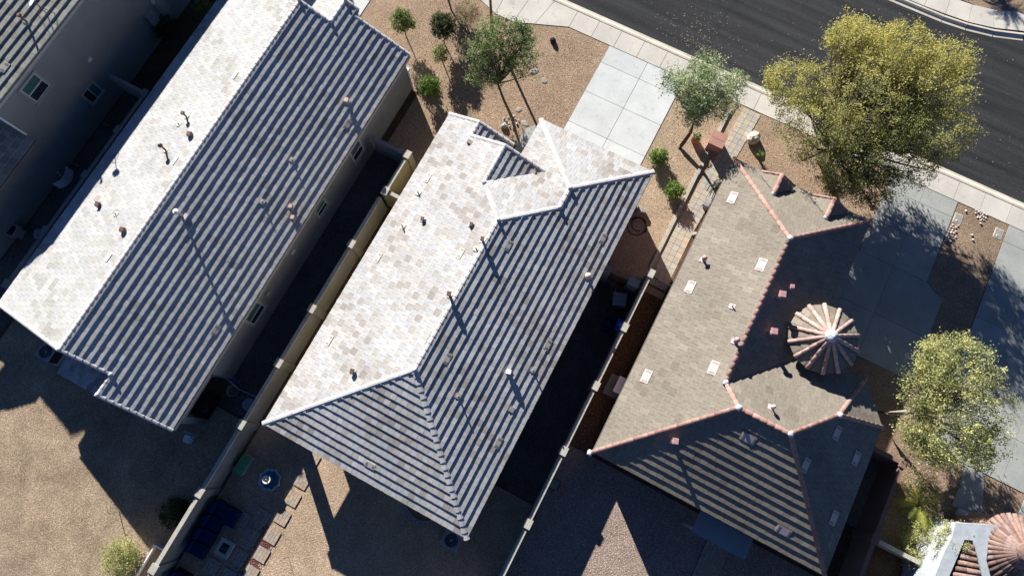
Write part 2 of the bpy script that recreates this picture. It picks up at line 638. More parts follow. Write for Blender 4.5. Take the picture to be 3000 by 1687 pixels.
class Roof:
    """tiled roof of one house; planes given as plan polygons; tiles collected, nearest ones become objects"""

    def __init__(s, house, tile_mat, deck_mat='deck', E=.350, W=.300, t0=.014, step=.046, limit=300, jag=.008):
        s.house, s.mat, s.E, s.W, s.t0, s.step, s.limit, s.jag = house, tile_mat, E, W, t0, step, limit, jag
        s.deckb = B()
        s.full = []
        s.cut = []
        s.deck_mat = deck_mat
        s.planes = []
        s.skip = []

    def plane(s, poly, d, c0, z0, pitch, E=None, W=None, base=None, holes=None):
        """height = z0 - pitch * ((x, y).d - c0)"""
        def zf(x, y):
            return z0 - pitch * (x * d[0] + y * d[1] - c0)
        s.deckb.prism(poly, lambda x, y: zf(x, y) - .12, lambda x, y: zf(x, y))
        e = (-d[1], d[0])
        lp = [(x * e[0] + y * e[1], x * d[0] + y * d[1]) for x, y in poly]   # (t, s)
        if sum(lp[i][0] * lp[(i + 1) % len(lp)][1] - lp[(i + 1) % len(lp)][0] * lp[i][1] for i in range(len(lp))) < 0:
            lp = lp[::-1]
        smax = max(p[1] for p in lp) if base is None else base
        smin = min(p[1] for p in lp)
        tmin, tmax = min(p[0] for p in lp), max(p[0] for p in lp)
        E = E or s.E
        W = W or s.W
        pid = len(s.planes)
        s.planes.append((d, e, pitch, E, W))
        r = 0
        while smax - r * E > smin + .01:
            s1 = smax - r * E
            s0 = s1 - E
            k = math.floor(tmin / W) - 1
            off = (.5 * W if r % 2 else 0)
            while k * W + off < tmax:
                a, b_ = k * W + off, k * W + off + W
                k += 1
                cp = clip(lp, a + .004, b_ - .004, s0, s1)
                if len(cp) < 3:
                    continue
                ar = area(cp)
                if ar < .004:
                    continue
                mx, my = (a + b_) / 2, s1
                X, Y = mx * e[0] + my * d[0], mx * e[1] + my * d[1]
                # patchy tones: neighbours drift together
                tone = min(1, max(0, random.random() * .75 + .25 * (.5 + .5 * math.sin(X * .9 + 1.3 * Y))))
                if ar > .985 * (W - .008) * E:
                    s.full.append((X, Y, zf(X, Y), pid, tone))
                else:
                    s.cut.append((cp, s0, s1, zf, d, e, tone))
            r += 1
        return zf

    def tile(s, b, d, e, pitch, E, W, O, tone, rnd):
        """full tile whose butt-centre is at O"""
        h1 = s.t0 + s.step + rnd.uniform(-.004, .004)
        h0 = s.t0
        ov = .04
        ts = [-W / 2 + .004, -W / 6, W / 6, W / 2 - .004]
        jj = [rnd.uniform(-s.jag, s.jag) for _ in ts]
        vs = []
        for t, j in zip(ts, jj):
            for (ss, h) in ((j, -.004), (j, h1)):
                vs.append((O[0] + t * e[0] + ss * d[0], O[1] + t * e[1] + ss * d[1], O[2] - pitch * ss + h))
        for t in (ts[0], ts[-1]):
            ss = -E - ov
            vs.append((O[0] + t * e[0] + ss * d[0], O[1] + t * e[1] + ss * d[1], O[2] - pitch * ss + h0 - .012))
        # order: 0,1 2,3 4,5 6,7 butt bottom/top ; 8,9 upslope
        b.add(vs, [(1, 3, 5, 7, 9, 8), (0, 2, 3, 1), (2, 4, 5, 3), (4, 6, 7, 5), (0, 1, 8), (6, 9, 7)], tone)

    def finish(s):
        rf = part('roof', s.deckb, s.deck_mat, s.house)
        s.rf = rf
        s.full.sort(key=lambda q: (q[0]) ** 2 + (q[1]) ** 2 + (q[2] - CAMH) ** 2)
        rnd = random.Random(3)
        near, far = s.full[:s.limit], s.full[s.limit:]
        cache = {}
        for X, Y, Z, pid, tone in near:
            d, e, pitch, E, W = s.planes[pid]
            v = (pid, int(tone * 5.99), rnd.randrange(2))
            if v not in cache:
                b = B()
                s.tile(b, d, e, pitch, E, W, (0, 0, 0), (v[1] + .5) / 6, rnd)
                cache[v] = mesh_of('roof_tile', b, M[s.mat])
            inst('roof_tile', cache[v], rf, (X, Y, Z + rnd.uniform(-.002, .003)))
        b = B()
        for X, Y, Z, pid, tone in far:
            d, e, pitch, E, W = s.planes[pid]
            s.tile(b, d, e, pitch, E, W, (X, Y, Z), tone, rnd)
        for cp, s0, s1, zf, d, e, tone in s.cut:
            n = len(cp)
            vs, tp = [], []
            for (t, ss) in cp:
                x, y = t * e[0] + ss * d[0], t * e[1] + ss * d[1]
                z = zf(x, y)
                vs.append((x, y, z - .004))
                tp.append((x, y, z + s.t0 + s.step * (ss - s0) / (s1 - s0)))
            # lp is ccw in (t, s); (e, d) may be left-handed, so check winding
            fl = (e[0] * d[1] - e[1] * d[0]) < 0
            top = list(range(n, 2 * n))
            side = [(i, (i + 1) % n, n + (i + 1) % n, n + i) for i in range(n)]
            if fl:
                top = top[::-1]
                side = [f[::-1] for f in side]
            b.add(vs + tp, [tuple(top)] + side, tone)
        part('cut_and_far_roof_tiles', b, s.mat, rf, kind='stuff')
        return rf


def ridge_run(rf, p0, p1, kind, mt, L=.34, name='ridge_tile', lift=.03, wdt=.12, seed=1):
    """capping tiles from the low end p0 to the high end p1"""
    p0, p1 = Vector(p0), Vector(p1)
    dv = p1 - p0
    n = max(1, round(dv.length / L))
    L = dv.length / n
    rnd = random.Random(seed + int(abs(p0.x * 13) + abs(p0.y * 7)))
    dr = dv.normalized()
    side = dr.cross(Vector((0, 0, 1))).normalized()
    up = side.cross(dr).normalized()
    R = Matrix((side, dr, up)).transposed()
    meshes = {}
    for i in range(n):
        key = rnd.randrange(4)
        if key not in meshes:
            b = B()
            l0, l1 = -.03, L + .0
            if kind == 'barrel':
                seg = 7
                vs = []
                for (l, r, z) in ((l0, wdt, .0), (l1 + .03, wdt * .94, -.005)):
                    for k in range(seg + 1):
                        t = math.pi * k / seg
                        vs.append((r * math.cos(t), l, z + r * .85 * math.sin(t)))
                    for k in range(seg + 1):
                        t = math.pi * k / seg
                        vs.append(((r - .02) * math.cos(t), l, z + (r - .02) * .85 * math.sin(t)))
                m_ = seg + 1
                fs = []
                for k in range(seg):
                    fs.append((k, k + 1, 2 * m_ + k + 1, 2 * m_ + k))
                    fs.append((k, m_ + k, m_ + k + 1, k + 1))
                b.add(vs, fs, (key + .5) / 4)
            else:
                h = wdt * .36
                vs = []
                for (l, dz) in ((l0, .022), (l1 + .02, -.004)):
                    for x, z in ((-wdt, -h), (-wdt * .35, 0), (wdt * .35, 0), (wdt, -h), (wdt, -h - .03), (-wdt, -h - .03)):
                        vs.append((x, l, z + dz))
                fs = [(0, 6, 7, 1), (1, 7, 8, 2), (2, 8, 9, 3), (3, 9, 10, 4), (5, 11, 6, 0), (0, 1, 2, 3, 4, 5)]
                b.add(vs, fs, (key + .5) / 4)
            meshes[key] = mesh_of(name, b, M[mt])
            if kind == 'barrel':
                meshes[key].shade_smooth()
        q = p0 + dr * (i * L) + up * lift
        o = inst(name, meshes[key], rf, q)
        e = R.to_euler()
        o.rotation_euler = e


def dab(rf, p, r=.16, seed=0):
    b = B().rock(p[0], p[1], p[2] + .08, r, r, r * .6, seed, 2, rough=.22)
    part('mortar_dab', b, 'mortar', rf, smooth=True)


# ------------------------------------------------------------------ setting: ground, road, walks
def struct(name, b, mt, loc=(0, 0, 0)):
    return solo(name, b, mt, None, None, loc, kind='structure')


def sheet(name, poly, z, mt, base=-.3):
    return struct(name, B().prism(poly, base, z), mt)


b = B().prism([(-250, -250), (250, -250), (250, 250), (-250, 250)], -1.2, -.30)
struct('terrain', b, 'g_rear1')
sheet('ground', [(-90, -70), (90, -70), (90, 24.05), (-90, 24.05)], 0, 'g_side')
sheet('far_ground', [(-90, 40), (-90, 35.5), (13.4, 35.5), (15.5, 36.05), (19, 37.2), (24, 39.4), (40, 45), (90, 45), (90, 90), (-90, 90)], 0, 'g_park')
sheet('front_yard', [(-20.2, 15.0), (-14.5, 15.0), (-14.5, 10.9), (-12.5, 10.9), (-12.5, 8.4), (-11.2, 8.4), (-11.2, 13), (-6.4, 15.4), (-5.92, 15.4), (-5.92, 22.94), (-8.6, 22.94), (-10.5, 22.2), (-11.75, 21.72), (-13.0, 21.75), (-14.3, 22.2), (-17, 24.0), (-20.2, 24.0)], .004, 'g_front', base=-.01)
sheet('entry_yard', [(-1.04, 10.3), (3.3, 10.3), (3.3, 22.94), (-1.04, 22.94)], .004, 'g_rear2', base=-.01)
sheet('corner_yard', [(3.3, 17.2), (11.69, 17.2), (11.69, 22.94), (3.3, 22.94)], .004, 'g_front', base=-.01)
sheet('verge', [(15.54, 12.3), (18.4, 12.3), (18.4, 22.94), (15.54, 22.94)], .004, 'g_park', base=-.01)
sheet('front_bed', [(10.5, 4.2), (18.4, 4.2), (18.4, 12.3), (10.5, 12.3)], .004, 'g_park', base=-.01)
sheet('bed_by_walk', [(21.4, 4.2), (24, 4.2), (24, 9.6), (18.4, 9.6), (18.4, 12.3), (18.4, 4.2)], .004, 'g_park', base=-.01)
sheet('rear_yard_left', [(-27.2, -30), (-12.55, -30), (-12.55, -5.6), (-27.2, -5.6)], .004, 'g_rear1', base=-.01)
sheet('rear_yard_middle', [(-12.3, -30), (1.95, -30), (1.95, -2.3), (-12.3, -2.3)], .004, 'g_rear2', base=-.01)
sheet('rear_yard_right', [(2.1, -30), (16.6, -30), (16.6, 1.2), (2.1, 1.2)], .004, 'g_rear3', base=-.01)
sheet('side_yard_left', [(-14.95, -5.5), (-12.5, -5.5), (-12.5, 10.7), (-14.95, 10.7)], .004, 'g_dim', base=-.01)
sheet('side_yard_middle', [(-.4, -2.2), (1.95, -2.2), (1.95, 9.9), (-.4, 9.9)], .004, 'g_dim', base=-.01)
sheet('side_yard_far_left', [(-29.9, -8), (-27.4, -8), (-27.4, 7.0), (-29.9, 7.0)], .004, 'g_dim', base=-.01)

sheet('road', [(-90, 24.5), (90, 24.5), (90, 60), (24, 39.0), (19, 36.7), (15.78, 35.1), (13.94, 34.5), (11, 34.1), (7.8, 34.1), (-90, 34.1)], -.10, 'asphalt')
# long crack in the asphalt
cr = [(-.42, 29.4), (-.52, 28.9), (-.60, 28.45), (-.64, 28.1), (-.72, 27.6), (-.66, 27.1), (-.74, 26.6), (-.72, 26.0), (-.80, 25.5), (-.76, 24.95), (-.80, 24.65)]
b = B()
for i in range(len(cr) - 1):
    (x0, y0), (x1, y1) = cr[i], cr[i + 1]
    b.add([(x0 - .02, y0, -.096), (x0 + .02, y0, -.096), (x1 + .02, y1, -.096), (x1 - .02, y1, -.096)], [(3, 2, 1, 0)])
struct('road_crack', b, 'black')


# rolled kerb along both sides, in panels
def kerb(name, pts, inward, joints=1.5):
    """pts: polyline at the back of the kerb; inward: +1 if the road lies at larger distance on the left of travel"""
    r = root(name, None, None, (0, 0, 0), kind='structure')
    P = [Vector((p[0], p[1], 0)) for p in pts]
    for i in range(len(P) - 1):
        L = (P[i + 1] - P[i]).length
        n = max(1, round(L / joints))
        for k in range(n):
            a = P[i].lerp(P[i + 1], k / n)
            c = P[i].lerp(P[i + 1], (k + 1) / n)
            dv = (c - a).normalized()
            a2, c2 = a + dv * .004, c - dv * .004
            nn = Vector((-dv.y, dv.x, 0)) * inward
            prof = [(0, .0), (.02, .03), (.14, .035), (.24, -.02), (.30, -.075), (.46, -.088), (.46, -.3), (0, -.3)]
            vs = []
            for q in (a2, c2):
                for (o_, z) in prof:
                    w_ = q + nn * o_
                    vs.append((w_.x, w_.y, z))
            m_ = len(prof)
            fs = [(j, (j + 1) % m_, m_ + (j + 1) % m_, m_ + j) for j in range(m_)] + [tuple(range(m_ - 1, -1, -1)), tuple(range(m_, 2 * m_))]
            bb = B().add(vs, fs)
            part('kerb_panel', bb, 'curb', r)
    return r


kerb('kerb', [(-16.2, 25.9), (-13.2, 24.6), (-11.7, 24.22), (-10.2, 24.17), (27, 24.17)], 1)
kerb('far_kerb', [(30, 42.6), (24, 39.6), (19, 37.0), (17, 35.85), (15.55, 34.98), (13.91, 34.42), (12.4, 34.12), (11, 34.0), (-2, 33.98)], 1)


def slabs(name, quads, mt, top=.03, gap=.012, zf=None):
    r = root(name, None, None, (0, 0, 0), kind='structure')
    b = B()
    for q in quads:
        b.prism(q, -.05, top - .022)
    part('bedding', b, 'joint', r)
    for q in quads:
        cx = sum(p[0] for p in q) / len(q)
        cy = sum(p[1] for p in q) / len(q)
        qq = []
        n = len(q)
        # shrink each corner towards the centre by the gap
        for p in q:
            dx, dy = p[0] - cx, p[1] - cy
            qq.append((p[0] - math.copysign(gap, dx) if abs(dx) > gap else p[0], p[1] - math.copysign(gap, dy) if abs(dy) > gap else p[1]))
        part('slab', B().prism(qq, -.06, top), mt, r)
    return r


q = []
x = -8.66
ex = [-8.62, -7.155]
while ex[-1] < 27:
    ex.append(ex[-1] + 1.493)
for i in range(len(ex) - 1):
    q.append([(ex[i], 22.95), (ex[i + 1], 22.95), (ex[i + 1], 24.15), (ex[i], 24.15)])
A = lambda x_, y_: at(1400 + x_ / 2.415, y_ / 2.415, .03)
q.append([(-8.62, 22.95), (-8.62, 24.15), (-10.2, 24.15), (-10.55, 22.2)])
q.append([(-10.2, 24.15), (-11.6, 24.2), (-11.75, 21.74), (-10.55, 22.2)])
q.append([(-11.6, 24.2), (-13.1, 24.5), (-13.0, 21.75), (-11.75, 21.74)])
q.append([(-13.1, 24.5), (-14.8, 25.2), (-14.3, 22.2), (-13.0, 21.75)])
slabs('pavement', q, 'concrete')
q = []
fk = [(-2, 34.0), (8.2, 34.0), (9.7, 34.0), (11.0, 34.05), (12.4, 34.15), (13.85, 34.45), (15.45, 35.02), (16.9, 35.85), (18.9, 37.02), (20.8, 38.0), (24, 39.62)]
nrm_ = []
for i in range(len(fk)):
    a_, c_ = fk[max(i - 1, 0)], fk[min(i + 1, len(fk) - 1)]
    L_ = math.hypot(c_[0] - a_[0], c_[1] - a_[1])
    nrm_.append((-(c_[1] - a_[1]) / L_, (c_[0] - a_[0]) / L_))
for i in range(len(fk) - 1):
    (x0, y0), (x1, y1) = fk[i], fk[i + 1]
    q.append([(x0 + nrm_[i][0] * .03, y0 + nrm_[i][1] * .03), (x1 + nrm_[i + 1][0] * .03, y1 + nrm_[i + 1][1] * .03), (x1 + nrm_[i + 1][0] * 1.3, y1 + nrm_[i + 1][1] * 1.3), (x0 + nrm_[i][0] * 1.3, y0 + nrm_[i][1] * 1.3)])
slabs('far_pavement', q, 'concrete')
# driveways
q = []
for x0, x1 in ((-5.91, -3.42), (-3.42, -1.04)):
    for y0, y1 in ((14.2, 15.25), (15.25, 17.42), (17.42, 19.60), (19.60, 21.72), (21.72, 22.93)):
        q.append([(x0, y0), (x1, y0), (x1, y1), (x0, y1)])
slabs('driveway', q, 'concrete_drive', top=.035)
q = []
for x0, x1 in ((11.69, 13.63), (13.63, 15.52)):
    for y0, y1 in ((17.76, 19.83), (19.83, 21.93), (21.93, 22.93)):
        q.append([(x0, y0), (x1, y0), (x1, y1), (x0, y1)])
for y0, y1 in ((9.0, 12.3), (12.3, 14.85), (14.85, 17.76)):
    q.append([(8.6 if y1 > 12.4 else 10.4, max(y0, 11.9)), (13.6, max(y0, 11.9)), (13.6, y1), (8.6 if y1 > 12.4 else 10.4, y1)])
q.append([(13.6, 14.85), (16.58, 14.85), (16.58, 17.29), (16.1, 17.38), (15.76, 17.6), (15.52, 17.76), (13.6, 17.76)])
q.append([(13.6, 12.3), (16.58, 12.3), (16.58, 14.85), (13.6, 14.85)])
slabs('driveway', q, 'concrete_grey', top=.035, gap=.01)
q = []
for x0, x1 in ((18.42, 20.3), (20.3, 22.25), (22.25, 24.4)):
    for y0, y1 in ((9.63, 11.98), (11.98, 14.6), (14.6, 17.17), (17.17, 19.55), (19.55, 21.9), (21.9, 22.93)):
        q.append([(x0, y0), (x1, y0), (x1, y1), (x0, y1)])
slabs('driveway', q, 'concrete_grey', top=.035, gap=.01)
q = [[(20.35, 9.6), (21.4, 9.6), (21.65, 8.5), (20.45, 8.5)], [(20.45, 8.5), (21.65, 8.5), (21.95, 7.4), (20.4, 7.4)], [(23.4, 8.2), (25, 8.2), (25, 9.4), (23.48, 9.4)]]
slabs('garden_walk', q, 'concrete_grey', top=.03)
q = [[(-24.2, 15.6), (-20.2, 15.6), (-20.2, 19.0), (-24.2, 19.0)], [(-24.2, 19.0), (-20.2, 19.0), (-20.2, 22.2), (-24.2, 22.2)]]
slabs('driveway', q, 'concrete_drive', top=.035)
q = [[at(1537, 378), at(1568, 366), (-6.3, 14.6), (-6.3, 11.8), at(1504, 444)]]
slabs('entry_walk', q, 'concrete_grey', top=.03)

# square paver path beside the middle right house
r = root('paver_path', None, None, (2.8, 16, 0), kind='structure')
part('bedding', B().prism([(2.2, 10.72), (3.2, 10.72), (3.3, 14.2), (3.75, 22.9), (2.8, 22.9), (2.3, 14.2)], 0, .012), 'g_side', r)
rr = random.Random(11)
S = .336
row = 0
y = 10.78
while y < 22.75:
    sh = max(0, (y - 14.5)) * .068
    for k in range(3):
        x0 = 2.24 + k * S + sh
        b = B().box(0, 0, 0, S - .015, S - .015, .035, rr.random())
        part('paver', B().box(x0, y, .0, x0 + S - .015, y + S - .015, .034 + rr.uniform(-.004, .004), rr.random()), 'paver', r)
    y += S
r = root('path_edging', None, None, (2.02, 16, 0), kind='structure')
y = 11.5
while y < 22.4:
    y2 = min(y + 2.1, 22.4)
    x0 = 2.0 + max(0, y - 15) * .012
    part('edging_panel', B().box(x0 - .08, y + .006, -.05, x0 + .09, y2 - .006, .12), 'cap', r)
    y = y2

# ------------------------------------------------------------------ walls
def yard_wall(label, X, ys, axis='y', mt='block', top=1.74, th=.15, ends=True, capmt='cap', group='block walls between the lots', cw=.2, skip=()):
    """straight wall with pillars at the positions ys"""
    def P(a, c):
        return (c, a) if axis == 'y' else (a, c)
    y0, y1 = ys[0], ys[-1]
    r = root('block_wall', label, 'wall', (*P((y0 + y1) / 2, X), 0), group)

    def bx(a0, a1, c0, c1, z0, z1):
        if axis == 'y':
            return B().box(c0, a0, z0, c1, a1, z1)
        return B().box(a0, c0, z0, a1, c1, z1)
    for i in range(len(ys) - 1):
        a0, a1 = ys[i] + .2, ys[i + 1] - .2
        part('wall_panel', bx(a0, a1, X - th / 2, X + th / 2, -.1, top), mt, r)
        n = max(1, round((a1 - a0) / .41))
        for k in range(n):
            c0, c1 = a0 + (a1 - a0) * k / n, a0 + (a1 - a0) * (k + 1) / n
            part('cap_block', bx(c0 + .003, c1 - .003, X - cw / 2, X + cw / 2, top, top + .05), capmt, r)
    for i, yy in enumerate(ys):
        if not ends and i in (0, len(ys) - 1):
            continue
        if (i - len(ys)) in skip:
            continue
        p = part('pillar', bx(yy - .2, yy + .2, X - .155, X + .155, -.1, top + .06), mt, r)
        part('pillar_cap', bx(yy - .225, yy + .225, X - .18, X + .18, top + .06, top + .13), capmt, p)
    return r


yard_wall('dark block wall under the shaded left edge of the long pale roof', -27.3, [-5.2, -1.92, 1.65, 4.63, 7.17], mt='block_blue', capmt='block_blue')
yard_wall('block wall with sunlit yellowish face left of the middle pale house', -12.42, [8.33, 10.70], mt='block')
yard_wall('long block wall between the long pale house and the middle pale house', -12.51, [-16.6, -12.94, -9.1, -5.49, -2.09, 1.06, 4.96, 8.1], mt='block_rear', skip=(-1,), top=1.74)
yard_wall('narrow block wall seen edge-on between the middle house and the olive-roofed house', 2.03, [-13.5, -10.2, -6.6, -3.0, .74, 4.25, 7.55, 10.70], mt='block_rear', top=1.87)
yard_wall('dark pinkish stucco wall right of the olive-roofed house', 16.68, [-6, -.5, 3.94, 7.78], mt='stucco_pink', capmt='stucco_pink')
yard_wall('short shaded wall joining the long pale house to the side wall', 10.72, [-14.9, -12.6], axis='x', mt='block_blue', ends=False, capmt='block_blue')
yard_wall('short pale wall running from the side wall under the middle house eave', 8.36, [-12.5, -10.5], axis='x', mt='block', ends=False)
yard_wall('short shaded wall beside the two-storey house on the left', 7.17, [-30.0, -27.35], axis='x', mt='block_blue', ends=False, capmt='block_blue')
yard_wall('short pinkish wall joining the olive-roofed house to its side wall', 7.8, [14.2, 16.75], axis='x', mt='stucco_pink', ends=False, capmt='stucco_pink')
yard_wall('low tan wall leading from the pinkish wall to the terracotta roof', 3.98, [16.9, 20.6], axis='x', mt='stucco_tan', ends=False, top=1.25, capmt='cap')
# return walls either side of the middle side-yard gate
for x0, x1, lb in ((-.45, .15, 'short blue-grey wall stub under the right eave of the middle pale roof'), (1.2, 1.75, 'short blue-grey wall stub beside the grey bin and the narrow wall')):
    r = root('gate_wall', lb, 'wall', ((x0 + x1) / 2, 9.95, 0), 'gate wall stubs in the middle side yard')
    part('wall_panel', B().box(x0, 9.72, 0, x1, 10.12, 1.72), 'block_blue', r)
    part('cap_block', B().box(x0 - .02, 9.7, 1.72, x1 + .02, 10.14, 1.80), 'block_blue', r)


# ------------------------------------------------------------------ houses
def wall_poly(b, poly, z0, z1):
    b.prism(poly, z0, z1)


def window(parent_house, X, y0, y1, z0, z1, face=1, lites=2, label=None, horiz=False):
    """sliding window in a wall plane x = X facing +x"""
    t = .11
    fr = B()
    fr.box(X, y0 - t, z0 - t, X + .05 * face, y0, z1 + t)
    fr.box(X, y1, z0 - t, X + .05 * face, y1 + t, z1 + t)
    fr.box(X, y0, z1, X + .05 * face, y1, z1 + t)
    fr.box(X, y0 - .14, z0 - t, X + .08 * face, y1 + .14, z0)
    w_ = part('window', fr, 'trim', parent_house, label)
    s_ = B()
    e = .045
    s_.box(X + .002, y0, z0, X + .03, y0 + e, z1)
    s_.box(X + .002, y1 - e, z0, X + .03, y1, z1)
    s_.box(X + .002, y0 + e, z0, X + .03, y1 - e, z0 + e)
    s_.box(X + .002, y0 + e, z1 - e, X + .03, y1 - e, z1)
    if horiz:
        ym = (y0 + y1) / 2
        s_.box(X + .004, ym - .03, z0 + e, X + .034, ym + .03, z1 - e)
    else:
        zm = (z0 + z1) / 2
        s_.box(X + .004, y0 + e, zm - .03, X + .034, y1 - e, zm + .03)
    part('window_frame', s_, 'vinyl', w_)
    if horiz:
        part('pane', B().box(X + .003, y0 + e, z0 + e, X + .012, ym - .03, z1 - e), 'glass', w_)
        part('pane', B().box(X + .003, ym + .03, z0 + e, X + .012, y1 - e, z1 - e), 'screen', w_)
    else:
        part('pane', B().box(X + .003, y0 + e, z0 + e, X + .012, y1 - e, zm - .03), 'glass', w_)
        part('pane', B().box(X + .003, y0 + e, zm + .03, X + .012, y1 - e, z1 - e), 'screen', w_)


def fascia(b, p, q, z, h=.2, t=.04, zq=None):
    zq = z if zq is None else zq
    (x0, y0), (x1, y1) = p, q
    dx, dy = x1 - x0, y1 - y0
    L = math.hypot(dx, dy)
    nx, ny = dy / L * t, -dx / L * t
    b.add([(x0, y0, z - h), (x1, y1, zq - h), (x1 + nx, y1 + ny, zq - h), (x0 + nx, y0 + ny, z - h),
           (x0, y0, z), (x1, y1, zq), (x1 + nx, y1 + ny, zq), (x0 + nx, y0 + ny, z)],
          [(3, 2, 1, 0), (4, 5, 6, 7), (0, 1, 5, 4), (1, 2, 6, 5), (2, 3, 7, 6), (3, 0, 4, 7)])


# ---- HOUSE left (long pale gable)
EV = 3.35
LX, RX, KX, PT = -25.72, -14.77, -20.22, .375
ZR = EV + (KX - LX) * PT
EVR = 3.04
PTR = (ZR - EVR) / (RX - KX)
h1 = root('house', 'long house with pale grey-white tiled gable roof, second building from the left', 'house', (-20.2, 4, 0))
R1 = Roof(h1, 'tile_white')
R1.plane([(LX, -5.93), (KX, -5.93), (KX, 14.35), (LX, 14.35)], (-1, 0), -LX, EV, PT)
Z2 = ZR - (1.62) * PTR
KX2 = KX + 1.62
R1.plane([(KX, 14.35), (KX, -5.93), (-18.05, -5.93), (-18.05, -7.0), (RX, -7.0), (RX, 15.42), (-17.85, 15.42), (-17.85, 15.85), (KX2, 15.85), (KX2, 14.35)], (1, 0), RX, EVR, PTR)
R1.plane([(KX2, 14.30), (KX2, 15.85), (-20.35, 15.85), (-20.35, 14.30)], (-1, 0), 20.35, Z2 - (KX2 + 20.35) * PT, PT)
rf = R1.finish()
ridge_run(rf, (KX, -5.9, ZR), (KX, 14.35, ZR), 'angle', 'ridge_pale', wdt=.11)
ridge_run(rf, (KX2, 14.35, Z2), (KX2, 15.85, Z2), 'angle', 'ridge_pale', wdt=.11)
zz = lambda x: ZR - abs(x - KX) * (PT if x < KX else PTR)
for (xa, xb, yy) in ((LX, KX, -5.93), (-18.05, KX, -5.93), (RX, -18.05, -7.0), (LX, KX, 14.35), (KX2 - .0, KX, 14.35), (RX, -17.85, 15.42), (-17.85, KX2, 15.85), (-20.35, KX2, 15.85)):
    za, zb = (zz(xa), zz(xb)) if xa != -20.35 else (Z2 - (KX2 + 20.35) * PT, Z2)
    ridge_run(rf, (xa, yy, za + .02), (xb, yy, zb + .02), 'angle', 'ridge_pale', name='rake_tile', wdt=.10, L=.36)
ridge_run(rf, (-18.05, -6.95, zz(-18.05)), (-18.05, -6.0, zz(-18.05)), 'angle', 'ridge_pale', name='rake_tile', wdt=.10, L=.36)
for p in ((KX, -5.95), (-18.05, -5.95), (-18.05, -7.0), (KX, 14.35), (KX2, 14.4), (KX2, 15.85)):
    dab(rf, (p[0], p[1], zz(p[0]) - .02), .10, int(abs(p[0] * 10)))
b = B()
wl, wr, wy0, wy1 = -25.4, -14.95, -5.55, 13.95
b.prism([(wl, wy0), (KX, wy0), (-18.3, wy0), (wr, wy0 + 1.5), (wr, 15.1), (-18.2, 15.1), (-18.2, wy1), (wl, wy1)], -.1, 2.82)
# gable ends
for (y0, y1, xa, xb) in ((wy0, wy0 + .2, wl, -18.3), (13.75, wy1, wl, -18.2), (14.9, 15.1, -18.2, wr)):
    pts = [(xa, 2.82), (xb, 2.82), (xb, zz(xb) - .14)] + ([(KX, zz(KX) - .14)] if xa < KX < xb else []) + [(xa, zz(xa) - .14)]
    n = len(pts)
    b.add([(x_, y0, z_) for x_, z_ in pts] + [(x_, y1, z_) for x_, z_ in pts], [tuple(range(n)), tuple(range(2 * n - 1, n - 1, -1))] + [((i + 1) % n, i, n + i, n + (i + 1) % n) for i in range(n)])
wallo = part('wall', b, 'stucco_grey', h1)
b = B()
fascia(b, (RX - .02, -7.0), (RX - .02, 15.42), EVR - .06)
fascia(b, (LX + .02, 14.35), (LX + .02, -5.93), EV - .06)
part('fascia', b, 'fascia_pale', h1)
# rear right patio: post wall and header beam under the roof
b = B()
b.box(-16.1, -6.75, -.1, -14.97, -6.4, 2.75)
b.box(-15.0, -6.4, 2.5, -14.8, -4.1, 2.84)
b.box(-18.0, -6.75, 2.55, -14.97, -6.55, 2.85)
part('patio_post_wall', b, 'stucco_grey', h1)
window(h1, wr, 9.15, 10.05, 1.3, 2.45)
window(h1, wr, 5.5, 6.35, 1.45, 2.25)
window(h1, wr, -1.05, 0.05, 1.25, 2.4)
x_, y_ = wr, 3.05
part('wall_vent', B().box(wr, 3.0, 1.9, wr + .08, 3.3, 2.12), 'vinyl', h1)
part('wall_vent', B().box(wr, .55, 1.75, wr + .1, .8, 2.1), 'trim', h1)
part('corner_downspout', B().tube([(-14.9, 15.06, 0.1), (-14.9, 15.06, 1.9)], .05).box(-15.0, 15.0, 1.9, -14.8, 15.2, 2.05), 'vinyl', h1)
# low patio roof at the rear
b = B()
plz = lambda x_, y_: 3.0 + .14 * (y_ + 5.9)
b.prism([(-21.45, -7.45), (-18.9, -7.45), (-18.9, -5.9), (-21.45, -5.9)], lambda x_, y_: plz(x_, y_) - .12, lambda x_, y_: plz(x_, y_))
po = part('patio_roof', b, 'deck', h1)
rnd = random.Random(5)
for i in range(4):
    yb = -7.45 + i * .38
    for k in range(9):
        xa = -21.45 + k * .29 - (.14 if i % 2 else 0)
        x0_, x1_ = max(xa, -21.45), min(xa + .285, -18.9)
        if x1_ - x0_ < .05:
            continue
        part('roof_tile', B().prism([(x0_, yb), (x1_, yb), (x1_, yb + .4), (x0_, yb + .4)], lambda x_, y_: plz(x_, y_) - .01, lambda x_, y_: plz(x_, y_) + .05 - .035 * (y_ - yb) / .38, rnd.random()), 'tile_pale', po)
part('patio_post', B().box(-21.3, -7.35, 0, -21.15, -7.2, 2.7).box(-19.2, -7.35, 0, -19.05, -7.2, 2.7), 'stucco_grey', h1)

